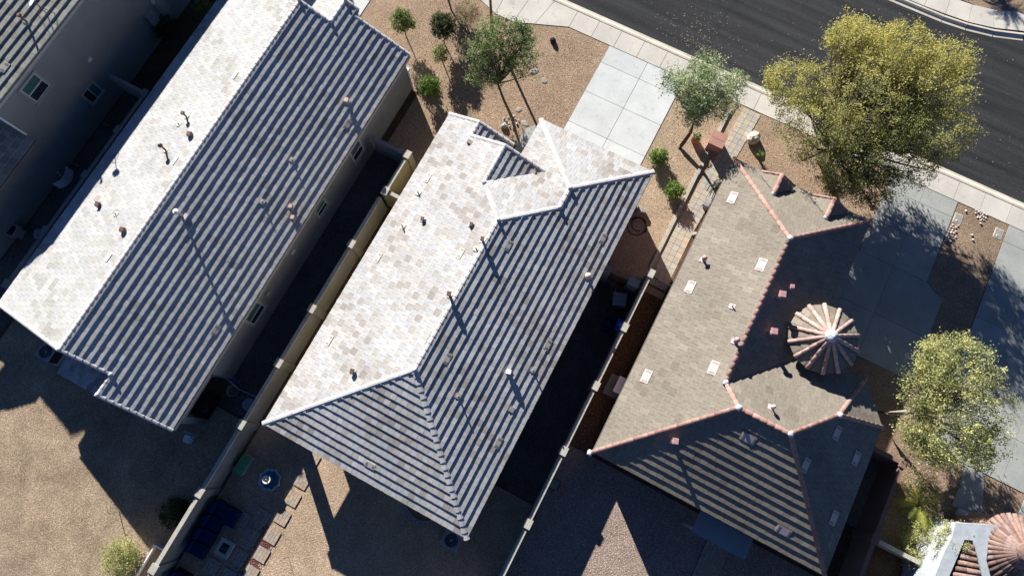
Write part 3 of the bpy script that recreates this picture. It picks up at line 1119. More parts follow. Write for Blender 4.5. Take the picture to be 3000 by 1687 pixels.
# ---- HOUSE middle (pale, hips and small gables)
LX, RX, KX, PT = -11.11, -.18, -5.645, .375
EV = 3.1
ZR = EV + (KX - LX) * PT
YB, Y1, YF = -4.76, .705, 8.67
h2 = root('house', 'middle house with pale mottled tiled roof, hips and two small front gables', 'house', (-5.6, 5, 0))
R2 = Roof(h2, 'tile_pale')
GX, GY = -7.29, 12.45            # larger front gable ridge, rake line
R2.plane([(LX, YB), (KX, Y1), (KX, YF), (GX, YF + (KX - GX)), (GX, GY), (-9.27, GY), (-9.27, 13.31), (LX, 13.31)], (-1, 0), -LX, EV, PT)
R2.plane([(KX, Y1), (RX, YB), (RX, 15.27), (-3.45, 15.27 - 3.27), (-3.45, 10.87), (KX, YF)], (1, 0), RX, EV, PT)
R2.plane([(LX, YB), (RX, YB), (KX, Y1)], (0, -1), -YB, EV, PT)
GZ = ZR - (KX - GX) * PT
GAR = ZR - (-3.45 - KX) * PT
R2.plane([(KX, YF), (-3.45, 10.87), (-5.03, 12.45), (GX, YF + (KX - GX))], (0, 1), YF, ZR, PT, base=12.7)
R2.plane([(GX, YF + (KX - GX)), (-5.14, GY), (GX, GY)], (1, 0), GX, GZ, PT, base=-5.14)
S1 = ZR - (KX + 9.27) * PT
R2.plane([(-9.27, GY - .25), (-7.26, GY - .25), (-7.26, 13.31), (-9.27, 13.31)], (1, 0), -9.27, S1, PT)
R2.plane([(-6.68, 15.27), (-3.45, 12.0), (RX, 15.27)], (0, 1), 15.27, EV, PT)
R2.plane([(-6.68, 15.27), (-6.68, 12.2), (-4.85, 12.2), (-3.45, 10.87), (-3.45, 12.0)], (-1, 0), 6.68, EV, PT)
rf = R2.finish()
ridge_run(rf, (KX, Y1, ZR), (KX, YF, ZR), 'angle', 'ridge_pale', wdt=.13)
ridge_run(rf, (LX, YB, EV), (KX, Y1, ZR), 'angle', 'ridge_pale', wdt=.14, lift=.045)
ridge_run(rf, (RX, YB, EV), (KX, Y1, ZR), 'angle', 'ridge_pale', wdt=.14, lift=.045)
ridge_run(rf, (-3.45, 10.87, GAR), (KX, YF, ZR), 'angle', 'ridge_pale', wdt=.14, lift=.045)
ridge_run(rf, (GX, YF + (KX - GX), GZ), (KX, YF, ZR), 'angle', 'ridge_pale', wdt=.14, lift=.045)
ridge_run(rf, (-3.45, 10.87, GAR), (-3.45, 12.0, GAR), 'angle', 'ridge_pale', wdt=.14, lift=.045)
ridge_run(rf, (RX, 15.27, EV), (-3.45, 12.0, GAR), 'angle', 'ridge_pale', wdt=.14, lift=.045)
ridge_run(rf, (-6.68, 15.27, EV), (-3.45, 12.0, GAR), 'angle', 'ridge_pale', wdt=.14, lift=.045)
ridge_run(rf, (GX, YF + (KX - GX), GZ), (GX, GY, GZ), 'angle', 'ridge_pale', wdt=.12)
ridge_run(rf, (-9.27, GY, S1), (-9.27, 13.31, S1), 'angle', 'ridge_pale', wdt=.12)
ridge_run(rf, (-9.27, GY, S1 + .03), (GX, GY, GZ + .03), 'angle', 'ridge_pale', name='rake_tile', wdt=.10, L=.36)
ridge_run(rf, (-5.1, GY, GZ - (-5.1 - GX) * PT + .03), (GX, GY, GZ + .03), 'angle', 'ridge_pale', name='rake_tile', wdt=.10, L=.36)
ridge_run(rf, (LX, 13.31, EV + .03), (-9.27, 13.31, S1 + .03), 'angle', 'ridge_pale', name='rake_tile', wdt=.10, L=.36)
ridge_run(rf, (-7.3, 13.31, S1 - 1.9 * PT + .03), (-9.27, 13.31, S1 + .03), 'angle', 'ridge_pale', name='rake_tile', wdt=.10, L=.36)
for i, p in enumerate(((KX, Y1, ZR), (KX, YF, ZR), (-3.45, 10.87, GAR), (-3.45, 12.0, GAR), (GX, 10.23, GZ))):
    dab(rf, p, .11, i)
b = B()
b.prism([(-10.68, -2.5), (-8.1, -2.5), (-8.1, -4.35), (-.55, -4.35), (-.55, 14.8), (-6.28, 14.8), (-6.28, 12.0), (-8.9, 12.0), (-8.9, 12.85), (-10.68, 12.85)], -.1, 2.82)
b.box(-10.75, -4.85, -.1, -10.27, -4.38, 2.8)      # corner post of the patio
b.box(-10.72, -4.38, 2.3, -10.42, -2.5, 2.85)
b.box(-10.27, -4.8, 2.3, -8.1, -4.45, 2.85)
b.box(-9.27, 11.98, 3.0, -5.4, 12.18, 3.95)
b.add([(-9.27, 12.0, 3.0), (-5.2, 12.0, 3.0), (-5.2, 12.0, 3.7), (GX, 12.0, GZ - .16), (-9.27, 12.0, S1 - .1), (-9.27, 12.2, 3.0), (-5.2, 12.2, 3.0), (-5.2, 12.2, 3.7), (GX, 12.2, GZ - .16), (-9.27, 12.2, S1 - .1)],
      [(0, 1, 2, 3, 4), (9, 8, 7, 6, 5)])
part('wall', b, 'stucco_tan', h2)
b = B()
fascia(b, (LX + .02, 13.31), (LX + .02, YB), EV - .06)
fascia(b, (RX - .02, YB), (RX - .02, 15.27), EV - .06)
fascia(b, (LX, YB + .02), (RX, YB + .02), EV - .06)
fascia(b, (RX, 15.13), (-6.68, 15.13), EV - .06)
part('fascia', b, 'fascia_pale', h2)
part('garage_door', B().box(-5.9, 14.82, 0, -1.0, 14.86, 2.2), 'trim', h2)

# ---- HOUSE right (olive tiles, terracotta hips, turret)
LX, RX, KX, PT = 3.14, 14.45, 6.80, .54
EV = 3.35
YB, YR, GF, GR = 1.28, 5.75, 17.72, 10.48
h3 = root('house', 'house with olive-grey roof, terracotta hip tiles and a round turret', 'house', (8, 7, 0))
R3 = Roof(h3, 'tile_olive', W=.33, step=.044)
ZG = EV + (KX - LX) * PT
HX = LX + (YR - YB)
ZM = EV + (YR - YB) * PT
HX2 = RX - (YR - YB)
YV = YR + (ZM - ZG) / PT          # where garage ridge meets the front slope
JX = 11.97
JZ = EV + (RX - JX) * PT
JY = YR + (ZM - JZ) / PT
FE = YR + (ZM - EV) / PT          # front eave
CX, CY = 13.0, FE
DX, DY = RX, JY + .75
R3.plane([(LX, YB), (HX, YR), (KX, YV), (KX, GF - (KX - LX)), (LX, GF)], (-1, 0), -LX, EV, PT)
R3.plane([(LX, YB), (RX, YB), (HX2, YR), (HX, YR)], (0, -1), -YB, EV, PT)
R3.plane([(RX, YB), (RX, DY), (JX, JY), (HX2, YR)], (1, 0), RX, EV, PT)
R3.plane([(HX, YR), (HX2, YR), (JX, JY), (CX, CY), (GR - .05, FE), (KX, YV)], (0, 1), FE, EV, PT)
R3.plane([(KX, YV), (GR, FE + .0), (GR, GF), (KX, GF - (KX - LX))], (1, 0), GR, ZG - (GR - KX) * PT, PT)
R3.plane([(LX, GF), (KX, GF - (KX - LX)), (GR, GF)], (0, 1), GF, EV, PT)
dd = Vector((CY - DY, DX - CX)).normalized()
dgx = (dd.x, dd.y)
c0 = CX * dgx[0] + CY * dgx[1]
dist = c0 - (JX * dgx[0] + JY * dgx[1])
R3.plane([(JX, JY), (DX, DY), (CX, CY)], dgx, c0, EV, (JZ - EV) / dist)
rf = R3.finish()
K = dict(kind='barrel', mt='barrel', lift=.02)
for p, q in (((KX, YV, ZG), (KX, GF - (KX - LX), ZG)), ((LX, GF, EV), (KX, GF - (KX - LX), ZG)), ((GR, GF, EV), (KX, GF - (KX - LX), ZG)),
             ((KX, YV, ZG), (HX, YR, ZM)), ((HX, YR, ZM), (HX2, YR, ZM)), ((JX, JY, JZ), (HX2, YR, ZM)), ((LX, YB, EV), (HX, YR, ZM)), ((RX, YB, EV), (HX2, YR, ZM)),
             ((CX, CY, EV), (JX, JY, JZ)), ((DX, DY, EV), (JX, JY, JZ))):
    ridge_run(rf, p, q, wdt=.108, **K)
for i, p in enumerate(((KX, YV, ZG), (KX, GF - (KX - LX), ZG), (HX, YR, ZM), (HX2, YR, ZM), (JX, JY, JZ), (LX - .1, YB - .1, EV - .1))):
    dab(rf, p, .14, i + 20)
# gablets on the front hip
for gx, lab in ((5.52, None), (8.25, None)):
    gz, gy0, gy1 = 4.12, 16.5, 17.55
    b = B()
    for sx in (-1, 1):
        pts = [(gx, gy0 - .05, gz), (gx, gy1, gz), (gx + sx * .85, gy1, gz - .5), (gx + sx * .85, gy1 - .2, gz - .5)]
        b.add(pts + [(x_, y_, z_ - .06) for x_, y_, z_ in pts], [(0, 1, 2, 3) if sx < 0 else (3, 2, 1, 0), (4, 5, 6, 7), (1, 5, 6, 2), (2, 6, 7, 3)], .3)
        for k in range(3):
            u0, u1 = k / 3, (k + 1) / 3
            y_lo = gy0 + (gy1 - .25 - gy0) * u0
            v = [(gx + sx * .85 * u0, y_lo, gz - .5 * u0 + .02), (gx + sx * .85 * u0, gy1 + .02, gz - .5 * u0 + .02), (gx + sx * .85 * u1, gy1 + .02, gz - .5 * u1 + .055), (gx + sx * .85 * u1, y_lo + .3, gz - .5 * u1 + .055)]
            b.add(v + [(a_, c_, e_ - .04) for a_, c_, e_ in v], [(0, 1, 2, 3) if sx < 0 else (3, 2, 1, 0), (4, 5, 6, 7), (2, 6, 7, 3), (1, 5, 6, 2)], .2 + .3 * k)
    b.add([(gx - .8, gy1 - .15, gz - .52), (gx + .8, gy1 - .15, gz - .52), (gx, gy1 - .15, gz - .05)], [(0, 1, 2), (2, 1, 0)], .5)
    g_ = part('gablet', b, 'tile_olive', rf)
    ridge_run(rf, (gx, gy1, gz), (gx, gy0, gz), 'barrel', 'barrel', wdt=.12)
    for sx in (-1, 1):
        ridge_run(rf, (gx + sx * .85, gy1, gz - .48), (gx, gy1, gz + .02), 'barrel', 'barrel', wdt=.06, name='rake_tile')
    dab(rf, (gx, gy0 - .05, gz - .05), .12, int(gx))
# walls
b = B()
b.prism([(LX + .3, YB + .35), (RX - .35, YB + .35), (RX - .35, DY - .25), (CX - .15, FE - .35), (GR - .35, FE - .35), (GR - .35, GF - .35), (LX + .3, GF - .35)], -.1, 3.05)
part('wall', b, 'stucco_pink', h3)
b = B()
for p, q in (((LX + .02, GF), (LX + .02, YB)), ((LX, YB + .02), (RX, YB + .02)), ((RX - .02, YB), (RX - .02, DY)), ((DX, DY), (CX, CY)), ((CX, CY - .02), (GR, FE - .02)), ((GR - .02, FE), (GR - .02, GF)), ((GR, GF - .02), (LX, GF - .02))):
    fascia(b, p, q, EV - .06)
part('fascia', b, 'fascia_dark', h3)
# turret
TX, TY, TZ, TR = 10.17, 10.68, 4.50, 1.60
tw = part('turret', B().lathe(TX, TY, [(1.28, 0), (1.28, TZ - .02)], 32), 'stucco_tan', h3, 'round tan stucco turret with conical roof', smooth=False)
cb = B()
NR = 14
AP = .78
for k in range(NR):
    a0 = 2 * math.pi * (k + .0) / NR
    a1 = 2 * math.pi * (k + 1) / NR
    for j in range(4):
        r1, r0 = TR * (1 - j / 4), TR * (1 - (j + 1) / 4) - .02
        r0 = max(r0, .01)
        z1 = TZ + AP * (1 - r1 / TR) + .045
        z0 = TZ + AP * (1 - r0 / TR) + .012
        for m_ in range(2):
            b0 = a0 + (a1 - a0) * m_ / 2 + .006
            b1 = a0 + (a1 - a0) * (m_ + 1) / 2 - .006
            f = lambda r_, a_, z_: (TX + r_ * math.cos(a_), TY + r_ * math.sin(a_), z_)
            cb.add([f(r0, b0, z0), f(r1, b0, z1), f(r1, b1, z1), f(r0, b1, z0), f(r1, b0, z1 - .05), f(r1, b1, z1 - .05)], [(0, 1, 2, 3), (1, 4, 5, 2)], random.random())
cone = part('turret_roof', cb, 'tile_olive', h3)
part('turret_eave', B().lathe(TX, TY, [(TR - .02, TZ - .06), (TR - .02, TZ + .01)], 28), 'fascia_dark', h3)
for k in range(NR):
    a0 = 2 * math.pi * k / NR + .12
    ridge_run(cone, (TX + TR * math.cos(a0), TY + TR * math.sin(a0), TZ), (TX + .25 * math.cos(a0), TY + .25 * math.sin(a0), TZ + AP * (1 - .25 / TR)), 'barrel', 'barrel_light', wdt=.095, lift=.05, L=.36, name='ridge_tile')
part('turret_cap', B().rock(TX, TY, TZ + AP + .02, .29, .29, .17, 5, 3, rough=.1), 'mortar', h3, smooth=True)
# flat patio cover
b = B().box(8.75, .25, 2.6, 11.35, 1.28, 2.68)
pc = part('patio_cover', b, 'patio_roof', h3)
part('patio_post', B().box(8.85, .35, 0, 8.97, .47, 2.6).box(11.13, .35, 0, 11.25, .47, 2.6), 'wood_grey', h3)

# ---- HOUSE two-storey, far left
h0 = root('house', 'two-storey grey stucco house at the left edge with two windows', 'house', (-35, 8, 0))
R0 = Roof(h0, 'tile_grey', W=.30)
X0, XK, XL, PT0 = -29.55, -35.2, -40.85, .315
Z0 = 6.2
R0.plane([(X0, 1.7), (X0, 26), (XK, 26), (XK, 1.7)], (1, 0), X0, Z0, PT0)
R0.plane([(XL, 1.7), (XL, 26), (XK, 26), (XK, 1.7)], (-1, 0), -XL, Z0, PT0)
rf = R0.finish()
ridge_run(rf, (XK, 1.7, Z0 + 5.65 * PT0), (XK, 26, Z0 + 5.65 * PT0), 'angle', 'ridge_pale')
ridge_run(rf, (X0, 1.7, Z0 + .02), (XK, 1.7, Z0 + 5.65 * PT0), 'angle', 'ridge_pale', name='rake_tile')
b = B()
b.prism([(-40.4, 2.0), (-30.0, 2.0), (-30.0, 26), (-40.4, 26)], -.1, 6.08)
b.add([(-40.4, 2.0, 6.08), (-30.0, 2.0, 6.08), (XK, 2.0, Z0 + 5.2 * PT0 - .1), (-40.4, 2.2, 6.08), (-30.0, 2.2, 6.08), (XK, 2.2, Z0 + 5.2 * PT0 - .1)], [(0, 1, 2), (5, 4, 3), (1, 4, 5, 2), (0, 2, 5, 3)])
b.prism([(-40.4, -4.5), (-30.0, -4.5), (-30.0, 2.0), (-40.4, 2.0)], -.1, 3.0)
part('wall', b, 'stucco_grey', h0)
b = B()
fascia(b, (X0 - .02, 1.7), (X0 - .02, 26), Z0 - .06, h=.16)
part('fascia', b, 'fascia_pale', h0)
window(h0, -30.0, 3.62, 4.72, 4.15, 5.3)
window(h0, -30.0, 5.35, 6.3, 1.25, 2.2, horiz=True)
part('wall_vent', B().box(-30.0, 7.0, 3.1, -29.93, 7.25, 3.3), 'vinyl', h0)
part('flashing', B().box(-30.0, 1.9, 3.0, -29.94, 2.0, 6.0), 'white', h0)
# lower rear wing roof
b = B()
lz = lambda x_, y_: 3.35 - .3 * (x_ + 29.55)
b.prism([(-29.55, -4.8), (-29.55, 1.98), (-35, 1.98), (-35, -4.8)], lambda x_, y_: lz(x_, y_) - .1, lambda x_, y_: lz(x_, y_))
lr = part('lower_roof', b, 'deck', h0)
rnd = random.Random(9)
for i in range(14):
    xe = -29.55 - i * .35
    for k in range(-1, 23):
        ya = -4.8 + k * .3 + (.15 if i % 2 else 0)
        y0_, y1_ = max(ya, -4.8), min(ya + .292, 1.98)
        if y1_ - y0_ < .05:
            continue
        if i > 6 and k < 8:
            continue
        part('roof_tile', B().prism([(xe, y0_), (xe, y1_), (xe - .37, y1_), (xe - .37, y0_)], lambda x_, y_: lz(x_, y_) - .005, lambda x_, y_: lz(x_, y_) + .015 + .036 * (1 + (x_ - xe) / .36), rnd.random()), 'tile_grey', lr)
# meter boxes and conduit on the two-storey wall
eb = B().box(-30.0, 11.1, 1.0, -29.85, 11.65, 2.1)
e_ = part('meter_box', eb, 'trim', h0)
part('meter', B().tube([(-29.85, 11.4, 1.75), (-29.75, 11.4, 1.75)], .09, 12), 'metal', e_)
part('meter_box', B().box(-30.0, 12.1, .9, -29.9, 12.6, 2.2), 'trim', h0)
part('conduit', B().tube([(-29.95, 12.05, 2.1), (-29.95, 12.0, .2)], .03, 6).box(-29.98, 11.95, 2.1, -29.88, 12.15, 2.35), 'vinyl', h0)

# ---- HOUSE bottom right, terracotta and white
h4 = root('house', 'corner of a house with terracotta barrel tiles and white curved parapet, bottom right', 'house', (22, 4, 0))
Q = lambda h, *pp: [at(px_, py_, h) for px_, py_ in pp]
b = B()
b.prism(Q(2.7, (2806, 1534), (2930, 1542), (3100, 1530), (3150, 1760), (2735, 1760), (2748, 1690), (2770, 1620), (2792, 1572)), -.1, 2.7)
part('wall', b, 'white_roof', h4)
b = B()
b.prism(Q(3, (2800, 1530), (2933, 1538), (2896, 1584), (2850, 1582), (2826, 1580), (2790, 1570)), 2.705, 3.0)
b.prism(Q(3, (2790, 1570), (2826, 1580), (2801, 1640), (2775, 1700), (2760, 1750), (2725, 1750), (2738, 1690), (2765, 1620)), 2.705, 3.0)
b.prism(Q(3, (2850, 1582), (2896, 1584), (2890, 1640), (2905, 1700), (2915, 1750), (2890, 1750), (2882, 1700), (2868, 1640)), 2.705, 3.0)
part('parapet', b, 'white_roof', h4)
b = B().prism(Q(2.8, (2826, 1583), (2850, 1585), (2868, 1640), (2883, 1700), (2890, 1750), (2762, 1750), (2777, 1700), (2802, 1640)), 2.705, 2.8)
wing = part('tiled_wing', b, 'deck', h4)
for k in range(10):
    t_ = k / 9
    l_ = at(2828 - 66 * t_, 1592 + 160 * t_, 2.85)
    r_ = at(2849 + 40 * t_, 1602 + 165 * t_, 2.95)
    ridge_run(wing, (l_[0], l_[1], 2.83), (r_[0], r_[1], 2.95), 'barrel', 'barrel4', wdt=.11, name='barrel_tile', L=.40)
TX4, TY4 = at(2985, 1612, 3.1)
TR4 = 1.52
tr = part('round_roof', B().lathe(TX4, TY4, [(TR4 - .15, 0), (TR4 - .15, 2.7), (TR4 - .05, 2.78), (.1, 3.5)], 40), 'stucco_pink', h4)
for k in range(34):
    a0 = 2 * math.pi * k / 34
    ridge_run(tr, (TX4 + TR4 * math.cos(a0), TY4 + TR4 * math.sin(a0), 2.80), (TX4 + .3 * math.cos(a0), TY4 + .3 * math.sin(a0), 3.40), 'barrel', 'barrel4', wdt=.115, lift=.0, L=.40, name='barrel_tile')


part('roof_cap', B().rock(TX4, TY4, 3.5, .42, .42, .16, 4, 2, rough=.05), 'barrel4', h4)

# ------------------------------------------------------------------ things on the roofs
def roofz(house, x, y):
    if house == 1:
        return min(3.35 + (x + 25.72) * .375, 3.04 + (-14.77 - x) * .4353)
    if house == 2:
        if y < .7 and abs(x + 5.6) < (.7 - y):
            return 3.1 + (y + 4.76) * .375
        return 3.1 + (min(x + 11.11, -.18 - x)) * .375
    if house == 3:
        zl = 3.35 + (x - 3.14) * .54
        zr = 3.35 + (14.45 - x) * .54
        zb = 3.35 + (y - 1.28) * .54
        zg = 5.326 - (x - 6.8) * .54
        zf = 3.35 + (10.22 - y) * .54
        main = min(zl, zr, zb, zf)
        gar = min(zl, zg) if y > 5.5 else -9
        return max(main, gar)
    if house == 0:
        return 6.2 + (-29.55 - x) * .315


def rp(house, px, py):
    """roof point seen at a photo pixel"""
    h = 4.2
    for _ in range(12):
        x, y = at(px, py, h)
        h = roofz(house, x, y)
    return x, y, h


def flat_vent(house, px, py, mt, label, face, L=.62, W=.36, g='flat roof vents'):
    x, y, z = rp(house, px, py)
    s = {'l': ((1, 0), .375), 'r': ((-1, 0), .375), 'b': ((0, 1), .375)}[face]
    up, p = s
    if house == 3:
        p = .54
    if house == 0:
        p = .315
    if house == 1:
        p = .375 if face == 'l' else .4353
    e = (-up[1], up[0])
    r = root('roof_vent', label, 'vent', (x, y, z), g)

    def slabp(a0, a1, c0, c1, h0, h1):
        """a along eave, c upslope"""
        vs = []
        for hh in (h0, h1):
            for a_, c_ in ((a0, c0), (a1, c0), (a1, c1), (a0, c1)):
                vs.append((x + e[0] * a_ + up[0] * c_, y + e[1] * a_ + up[1] * c_, z + p * c_ + hh))
        return B().add(vs, [(3, 2, 1, 0), (4, 5, 6, 7), (0, 1, 5, 4), (1, 2, 6, 5), (2, 3, 7, 6), (3, 0, 4, 7)])
    part('hood', slabp(-L / 2, L / 2, -W / 2, W / 2, .0, .06), mt, r)
    for a0 in (-L / 2 + .05, L / 2 - .13):
        part('louvre', slabp(a0, a0 + .08, -W / 2 + .05, W / 2 - .05, .06, .067), 'slot', r)
    return r


def pipe(house, px, py, mt, label, hh=.45, r_=.05, cowl=False, flash='vent_cream', g='roof pipes', lean=0, cap=None):
    """px,py: where the pipe leaves the roof"""
    x, y, z = rp(house, px, py)
    r = root('vent_pipe', label, 'vent pipe', (x, y, z), g)
    part('pipe', B().tube([(x, y, z - .05), (x, y, z + hh)], r_, 10), mt, r)
    if flash:
        if house == 2 or house == 1 or house == 0:
            p = .375
        else:
            p = .54
        sgn = 1 if (house == 1 and x < -20.2) or (house == 2 and x < -5.6) or (house == 3 and x < 6.8) else -1
        if house == 3 and (y < 5.7 and x > 5 or (8 < x < 12 and y > 5.7)):
            vs = []
            sg = 1 if y < 5.7 else -1
            for h0 in (.02, .075):
                for a_, c_ in ((-.12, -.12), (.12, -.12), (.12, .12), (-.12, .12)):
                    vs.append((x + a_, y + c_, z + sg * .5 * c_ + h0))
        else:
            vs = []
            for h0 in (.02, .075):
                for a_, c_ in ((-.12, -.12), (.12, -.12), (.12, .12), (-.12, .12)):
                    vs.append((x + a_, y + c_, z + sgn * p * a_ + h0))
        part('flashing', B().add(vs, [(3, 2, 1, 0), (4, 5, 6, 7), (0, 1, 5, 4), (1, 2, 6, 5), (2, 3, 7, 6), (3, 0, 4, 7)]), flash, r)
    if cowl == 'round':
        part('cowl', B().lathe(x, y, [(r_ * 1.2, z + hh - .02), (r_ * 2.3, z + hh + .02), (r_ * 2.3, z + hh + .1), (r_ * 1.2, z + hh + .16), (.01, z + hh + .18)], 16), cap or mt, r, smooth=True)
    elif cowl == 'hood':
        part('cowl', B().rbox(x, y, z + hh, z + hh + .13, r_ * 2.4 + .03, r_ * 2.4 + .06, .3, .85), cap or mt, r)
    return r


PX = [(1, 548, 344, 'pipe_brown', 'dark bent pipe on the sunlit left slope of the long pale roof', .55, .05, 'hood'),
      (1, 526, 366, 'pipe_brown', 'tiny dark pipe beside the bent pipe on the long pale roof', .22, .03, False),
      (1, 559, 397, 'pipe_brown', 'squat dark hooded vent below the bent pipe on the long pale roof', .16, .08, 'hood'),
      (1, 488, 442, 'pipe_brown', 'pipe with round grey cap on the sunlit left slope of the long roof', .75, .05, 'round'),
      (1, 292, 602, 'pipe_brown', 'dark hooded vent near the shadow edge low on the long pale roof', .18, .08, 'hood'),
      (1, 342, 629, 'pipe_brown', 'tiny branched dark pipe between two hooded vents on the long pale roof', .22, .03, False),
      (1, 364, 676, 'pipe_brown', 'dark hooded vent with pinkish flashing on the long pale roof', .18, .08, 'hood'),
      (1, 1018, 300, 'pipe_tan', 'pink-tan hooded flue with long shadow near the right eave of the long roof', .55, .085, 'hood'),
      (1, 857, 470, 'pipe_tan', 'thin pinkish pipe with long thin shadow on the right slope of the long roof', .62, .035, False),
      (1, 770, 592, 'pipe_tan', 'thin dark-topped pipe in the middle of the striped right slope of the long roof', .62, .035, False),
      (1, 855, 608, 'pipe_tan', 'pinkish hooded flue of the close pair on the long roof, upper one', .45, .07, 'hood'),
      (1, 861, 640, 'pipe_tan', 'pinkish hooded flue of the close pair on the long roof, lower one', .42, .07, 'hood'),
      (2, 1226, 567, 'pipe_brown', 'short dark pipe highest on the left slope of the middle house', .32, .035, False),
      (2, 1180, 665, 'pipe_brown', 'short dark pipe with cream flashing on the left slope of the middle house', .4, .035, False),
      (2, 1239, 645, 'pipe_brown', 'low dark hooded vent on the left slope of the middle house', .18, .06, 'hood'),
      (2, 1381, 660, 'pipe_brown', 'low dark hooded vent near the front hip of the middle house', .18, .06, 'hood'),
      (2, 1414, 706, 'pipe_brown', 'tall brown hooded flue beside the ridge of the middle house', .7, .06, 'hood'),
      (2, 1395, 730, 'pipe_brown', 'thin dark pipe left of the ridge below the brown flue of the middle house', .42, .035, False),
      (2, 1035, 1088, 'pipe_brown', 'dark hooded vent low on the left slope of the middle house', .22, .07, 'hood'),
      (2, 1722, 812, 'vent_cream', 'cream round-capped flue by the right eave of the middle house', .5, .07, 'round'),
      (2, 1491, 1090, 'white', 'white hooded flue with broad shadow low on the right slope of the middle house', .3, .08, 'hood'),
      (2, 1562, 1085, 'metal', 'thin metal pipe by the right eave of the middle house', .6, .035, False),
      (2, 1343, 1160, 'pipe_tan', 'thin pipe with cream flashing and thin shadow by the rear hip, middle house', .65, .035, False),
      (2, 1499, 1199, 'black', 'tiny black-ringed pipe near the rear right eave of the middle house', .1, .05, False),
      (2, 1318, 866, 'pipe_brown', 'dark flue standing on the ridge of the middle house, casting a long shadow', .85, .07, 'hood'),
      (3, 2058, 762, 'pipe_pink', 'pink round-capped pipe with white flashing, highest on the olive left slope', .42, .055, 'round'),
      (3, 2143, 898, 'pipe_pink', 'thin pink pipe with white flashing mid-way down the olive left slope', .35, .03, False),
      (3, 2150, 1000, 'pipe_pink', 'pink round-capped pipe beside the terracotta ridge of the olive roof', .5, .055, 'round'),
      (3, 2282, 868, 'pipe_pink', 'pink hooded flue in the shade right of the terracotta ridge', .5, .11, 'hood'),
      (3, 2258, 975, 'pipe_pink', 'pink hooded flue left of the round turret', .5, .11, 'hood'),
      (3, 2316, 842, 'pipe_pink', 'small pink vent above the turret on the shaded slope', .2, .06, 'hood'),
      (3, 2257, 1192, 'vent_cream', 'small pale pipe on the sunlit front slope of the olive roof', .4, .04, 'round'),
      (3, 1972, 1292, 'pipe_pink', 'pink hooded flue alone on the striped rear slope of the olive roof', .55, .09, 'hood'),
      (0, 80, 66, 'pipe_brown', 'dark hooded pipe on the two-storey roof, lower one', .6, .05, 'hood')]
for h_, px, py, mt, lb, hh, r_, cw in PX:
    hh *= (.42 if px > 1400 or 'hip' in lb or 'ridge' in lb else .8) if h_ == 2 else ((.28 if mt == 'pipe_tan' else .7) if h_ == 1 else .8)
    pipe(h_, px, py, mt, lb, hh, r_, cw, flash='vent_pink' if h_ == 3 else 'vent_cream')
VX = [(1, 689, 222, 'l', 'white', 'small white flat vent high on the left slope of the long pale roof'),
      (1, 513, 472, 'l', 'white', 'small white flat vent below the round-capped pipe of the long roof'),
      (1, 319, 754, 'l', 'white', 'small white flat vent lowest on the left slope of the long roof'),
      (1, 1019, 366, 'r', 'vent_pink', 'pinkish flat vent below the tan flue of the long roof'),
      (1, 633, 968, 'r', 'vent_pink', 'pinkish flat vent at the tip of the mast shadow on the long roof'),
      (2, 1108, 755, 'l', 'vent_cream', 'cream flat vent near the left eave, middle house'),
      (2, 1349, 742, 'l', 'vent_cream', 'cream flat vent near the ridge, sunlit slope of the middle house'),
      (2, 965, 997, 'l', 'vent_cream', 'cream flat vent lowest on the sunlit slope of the middle house'),
      (2, 1253, 522, 'l', 'vent_cream', 'cream flat vent highest on the sunlit slope of the middle house'),
      (2, 1489, 720, 'r', 'vent_cream', 'cream flat vent just right of the ridge below the front hip of the middle house'),
      (2, 1766, 699, 'r', 'vent_cream', 'cream flat vent near the upper right eave of the middle house'),
      (2, 1605, 1010, 'r', 'vent_cream', 'cream flat vent near the right eave above the thin metal pipe, middle house'),
      (2, 1311, 1051, 'r', 'vent_cream', 'cream flat vent between the ridge end and the right slope stripes, middle house'),
      (2, 1460, 1296, 'r', 'vent_cream', 'cream flat vent lowest on the right slope of the middle house'),
      (2, 1084, 1362, 'b', 'vent_cream', 'cream flat vent on the rear hip slope of the middle house'),
      (3, 2145, 580, 'l', 'vent_pink', 'pale pink flat vent half in tree shade at the top of the olive left slope'),
      (3, 2229, 776, 'l', 'vent_pink', 'pale pink flat vent near the terracotta ridge on the olive left slope'),
      (3, 2021, 841, 'l', 'vent_pink', 'pale pink flat vent near the left eave beside the iron gate'),
      (3, 2089, 1077, 'l', 'vent_pink', 'pale pink flat vent below the round-capped pipe on the olive left slope'),
      (3, 1893, 1102, 'l', 'vent_pink', 'pale pink flat vent lowest on the olive left slope'),
      (3, 2191, 1284, 'b', 'vent_pink', 'pinkish flat vent high on the striped rear slope of the olive roof'),
      (3, 2294, 1554, 'b', 'vent_pink', 'pinkish flat vent low on the striped rear slope of the olive roof'),
      (3, 2451, 1268, 'r', 'vent_pink', 'mauve flat vent highest on the shaded right slope of the olive roof'),
      (3, 2507, 1342, 'r', 'vent_pink', 'mauve flat vent nearest the right eave of the olive roof'),
      (3, 2359, 1362, 'r', 'vent_pink', 'mauve flat vent beside the rear terracotta hip of the olive roof'),
      (3, 2442, 1516, 'r', 'vent_pink', 'mauve flat vent lowest on the shaded right slope of the olive roof'),
      (0, 15, 199, 'r', 'vent_cream', 'cream flat vent near the eave of the two-storey roof')]
for h_, px, py, fc, mt, lb in VX:
    small = h_ == 1 and fc == 'l'
    big = h_ == 3
    flat_vent(h_, px, py, mt, lb, fc, L=.44 if small else (.64 if big else .52), W=.17 if small else (.34 if big else .24))
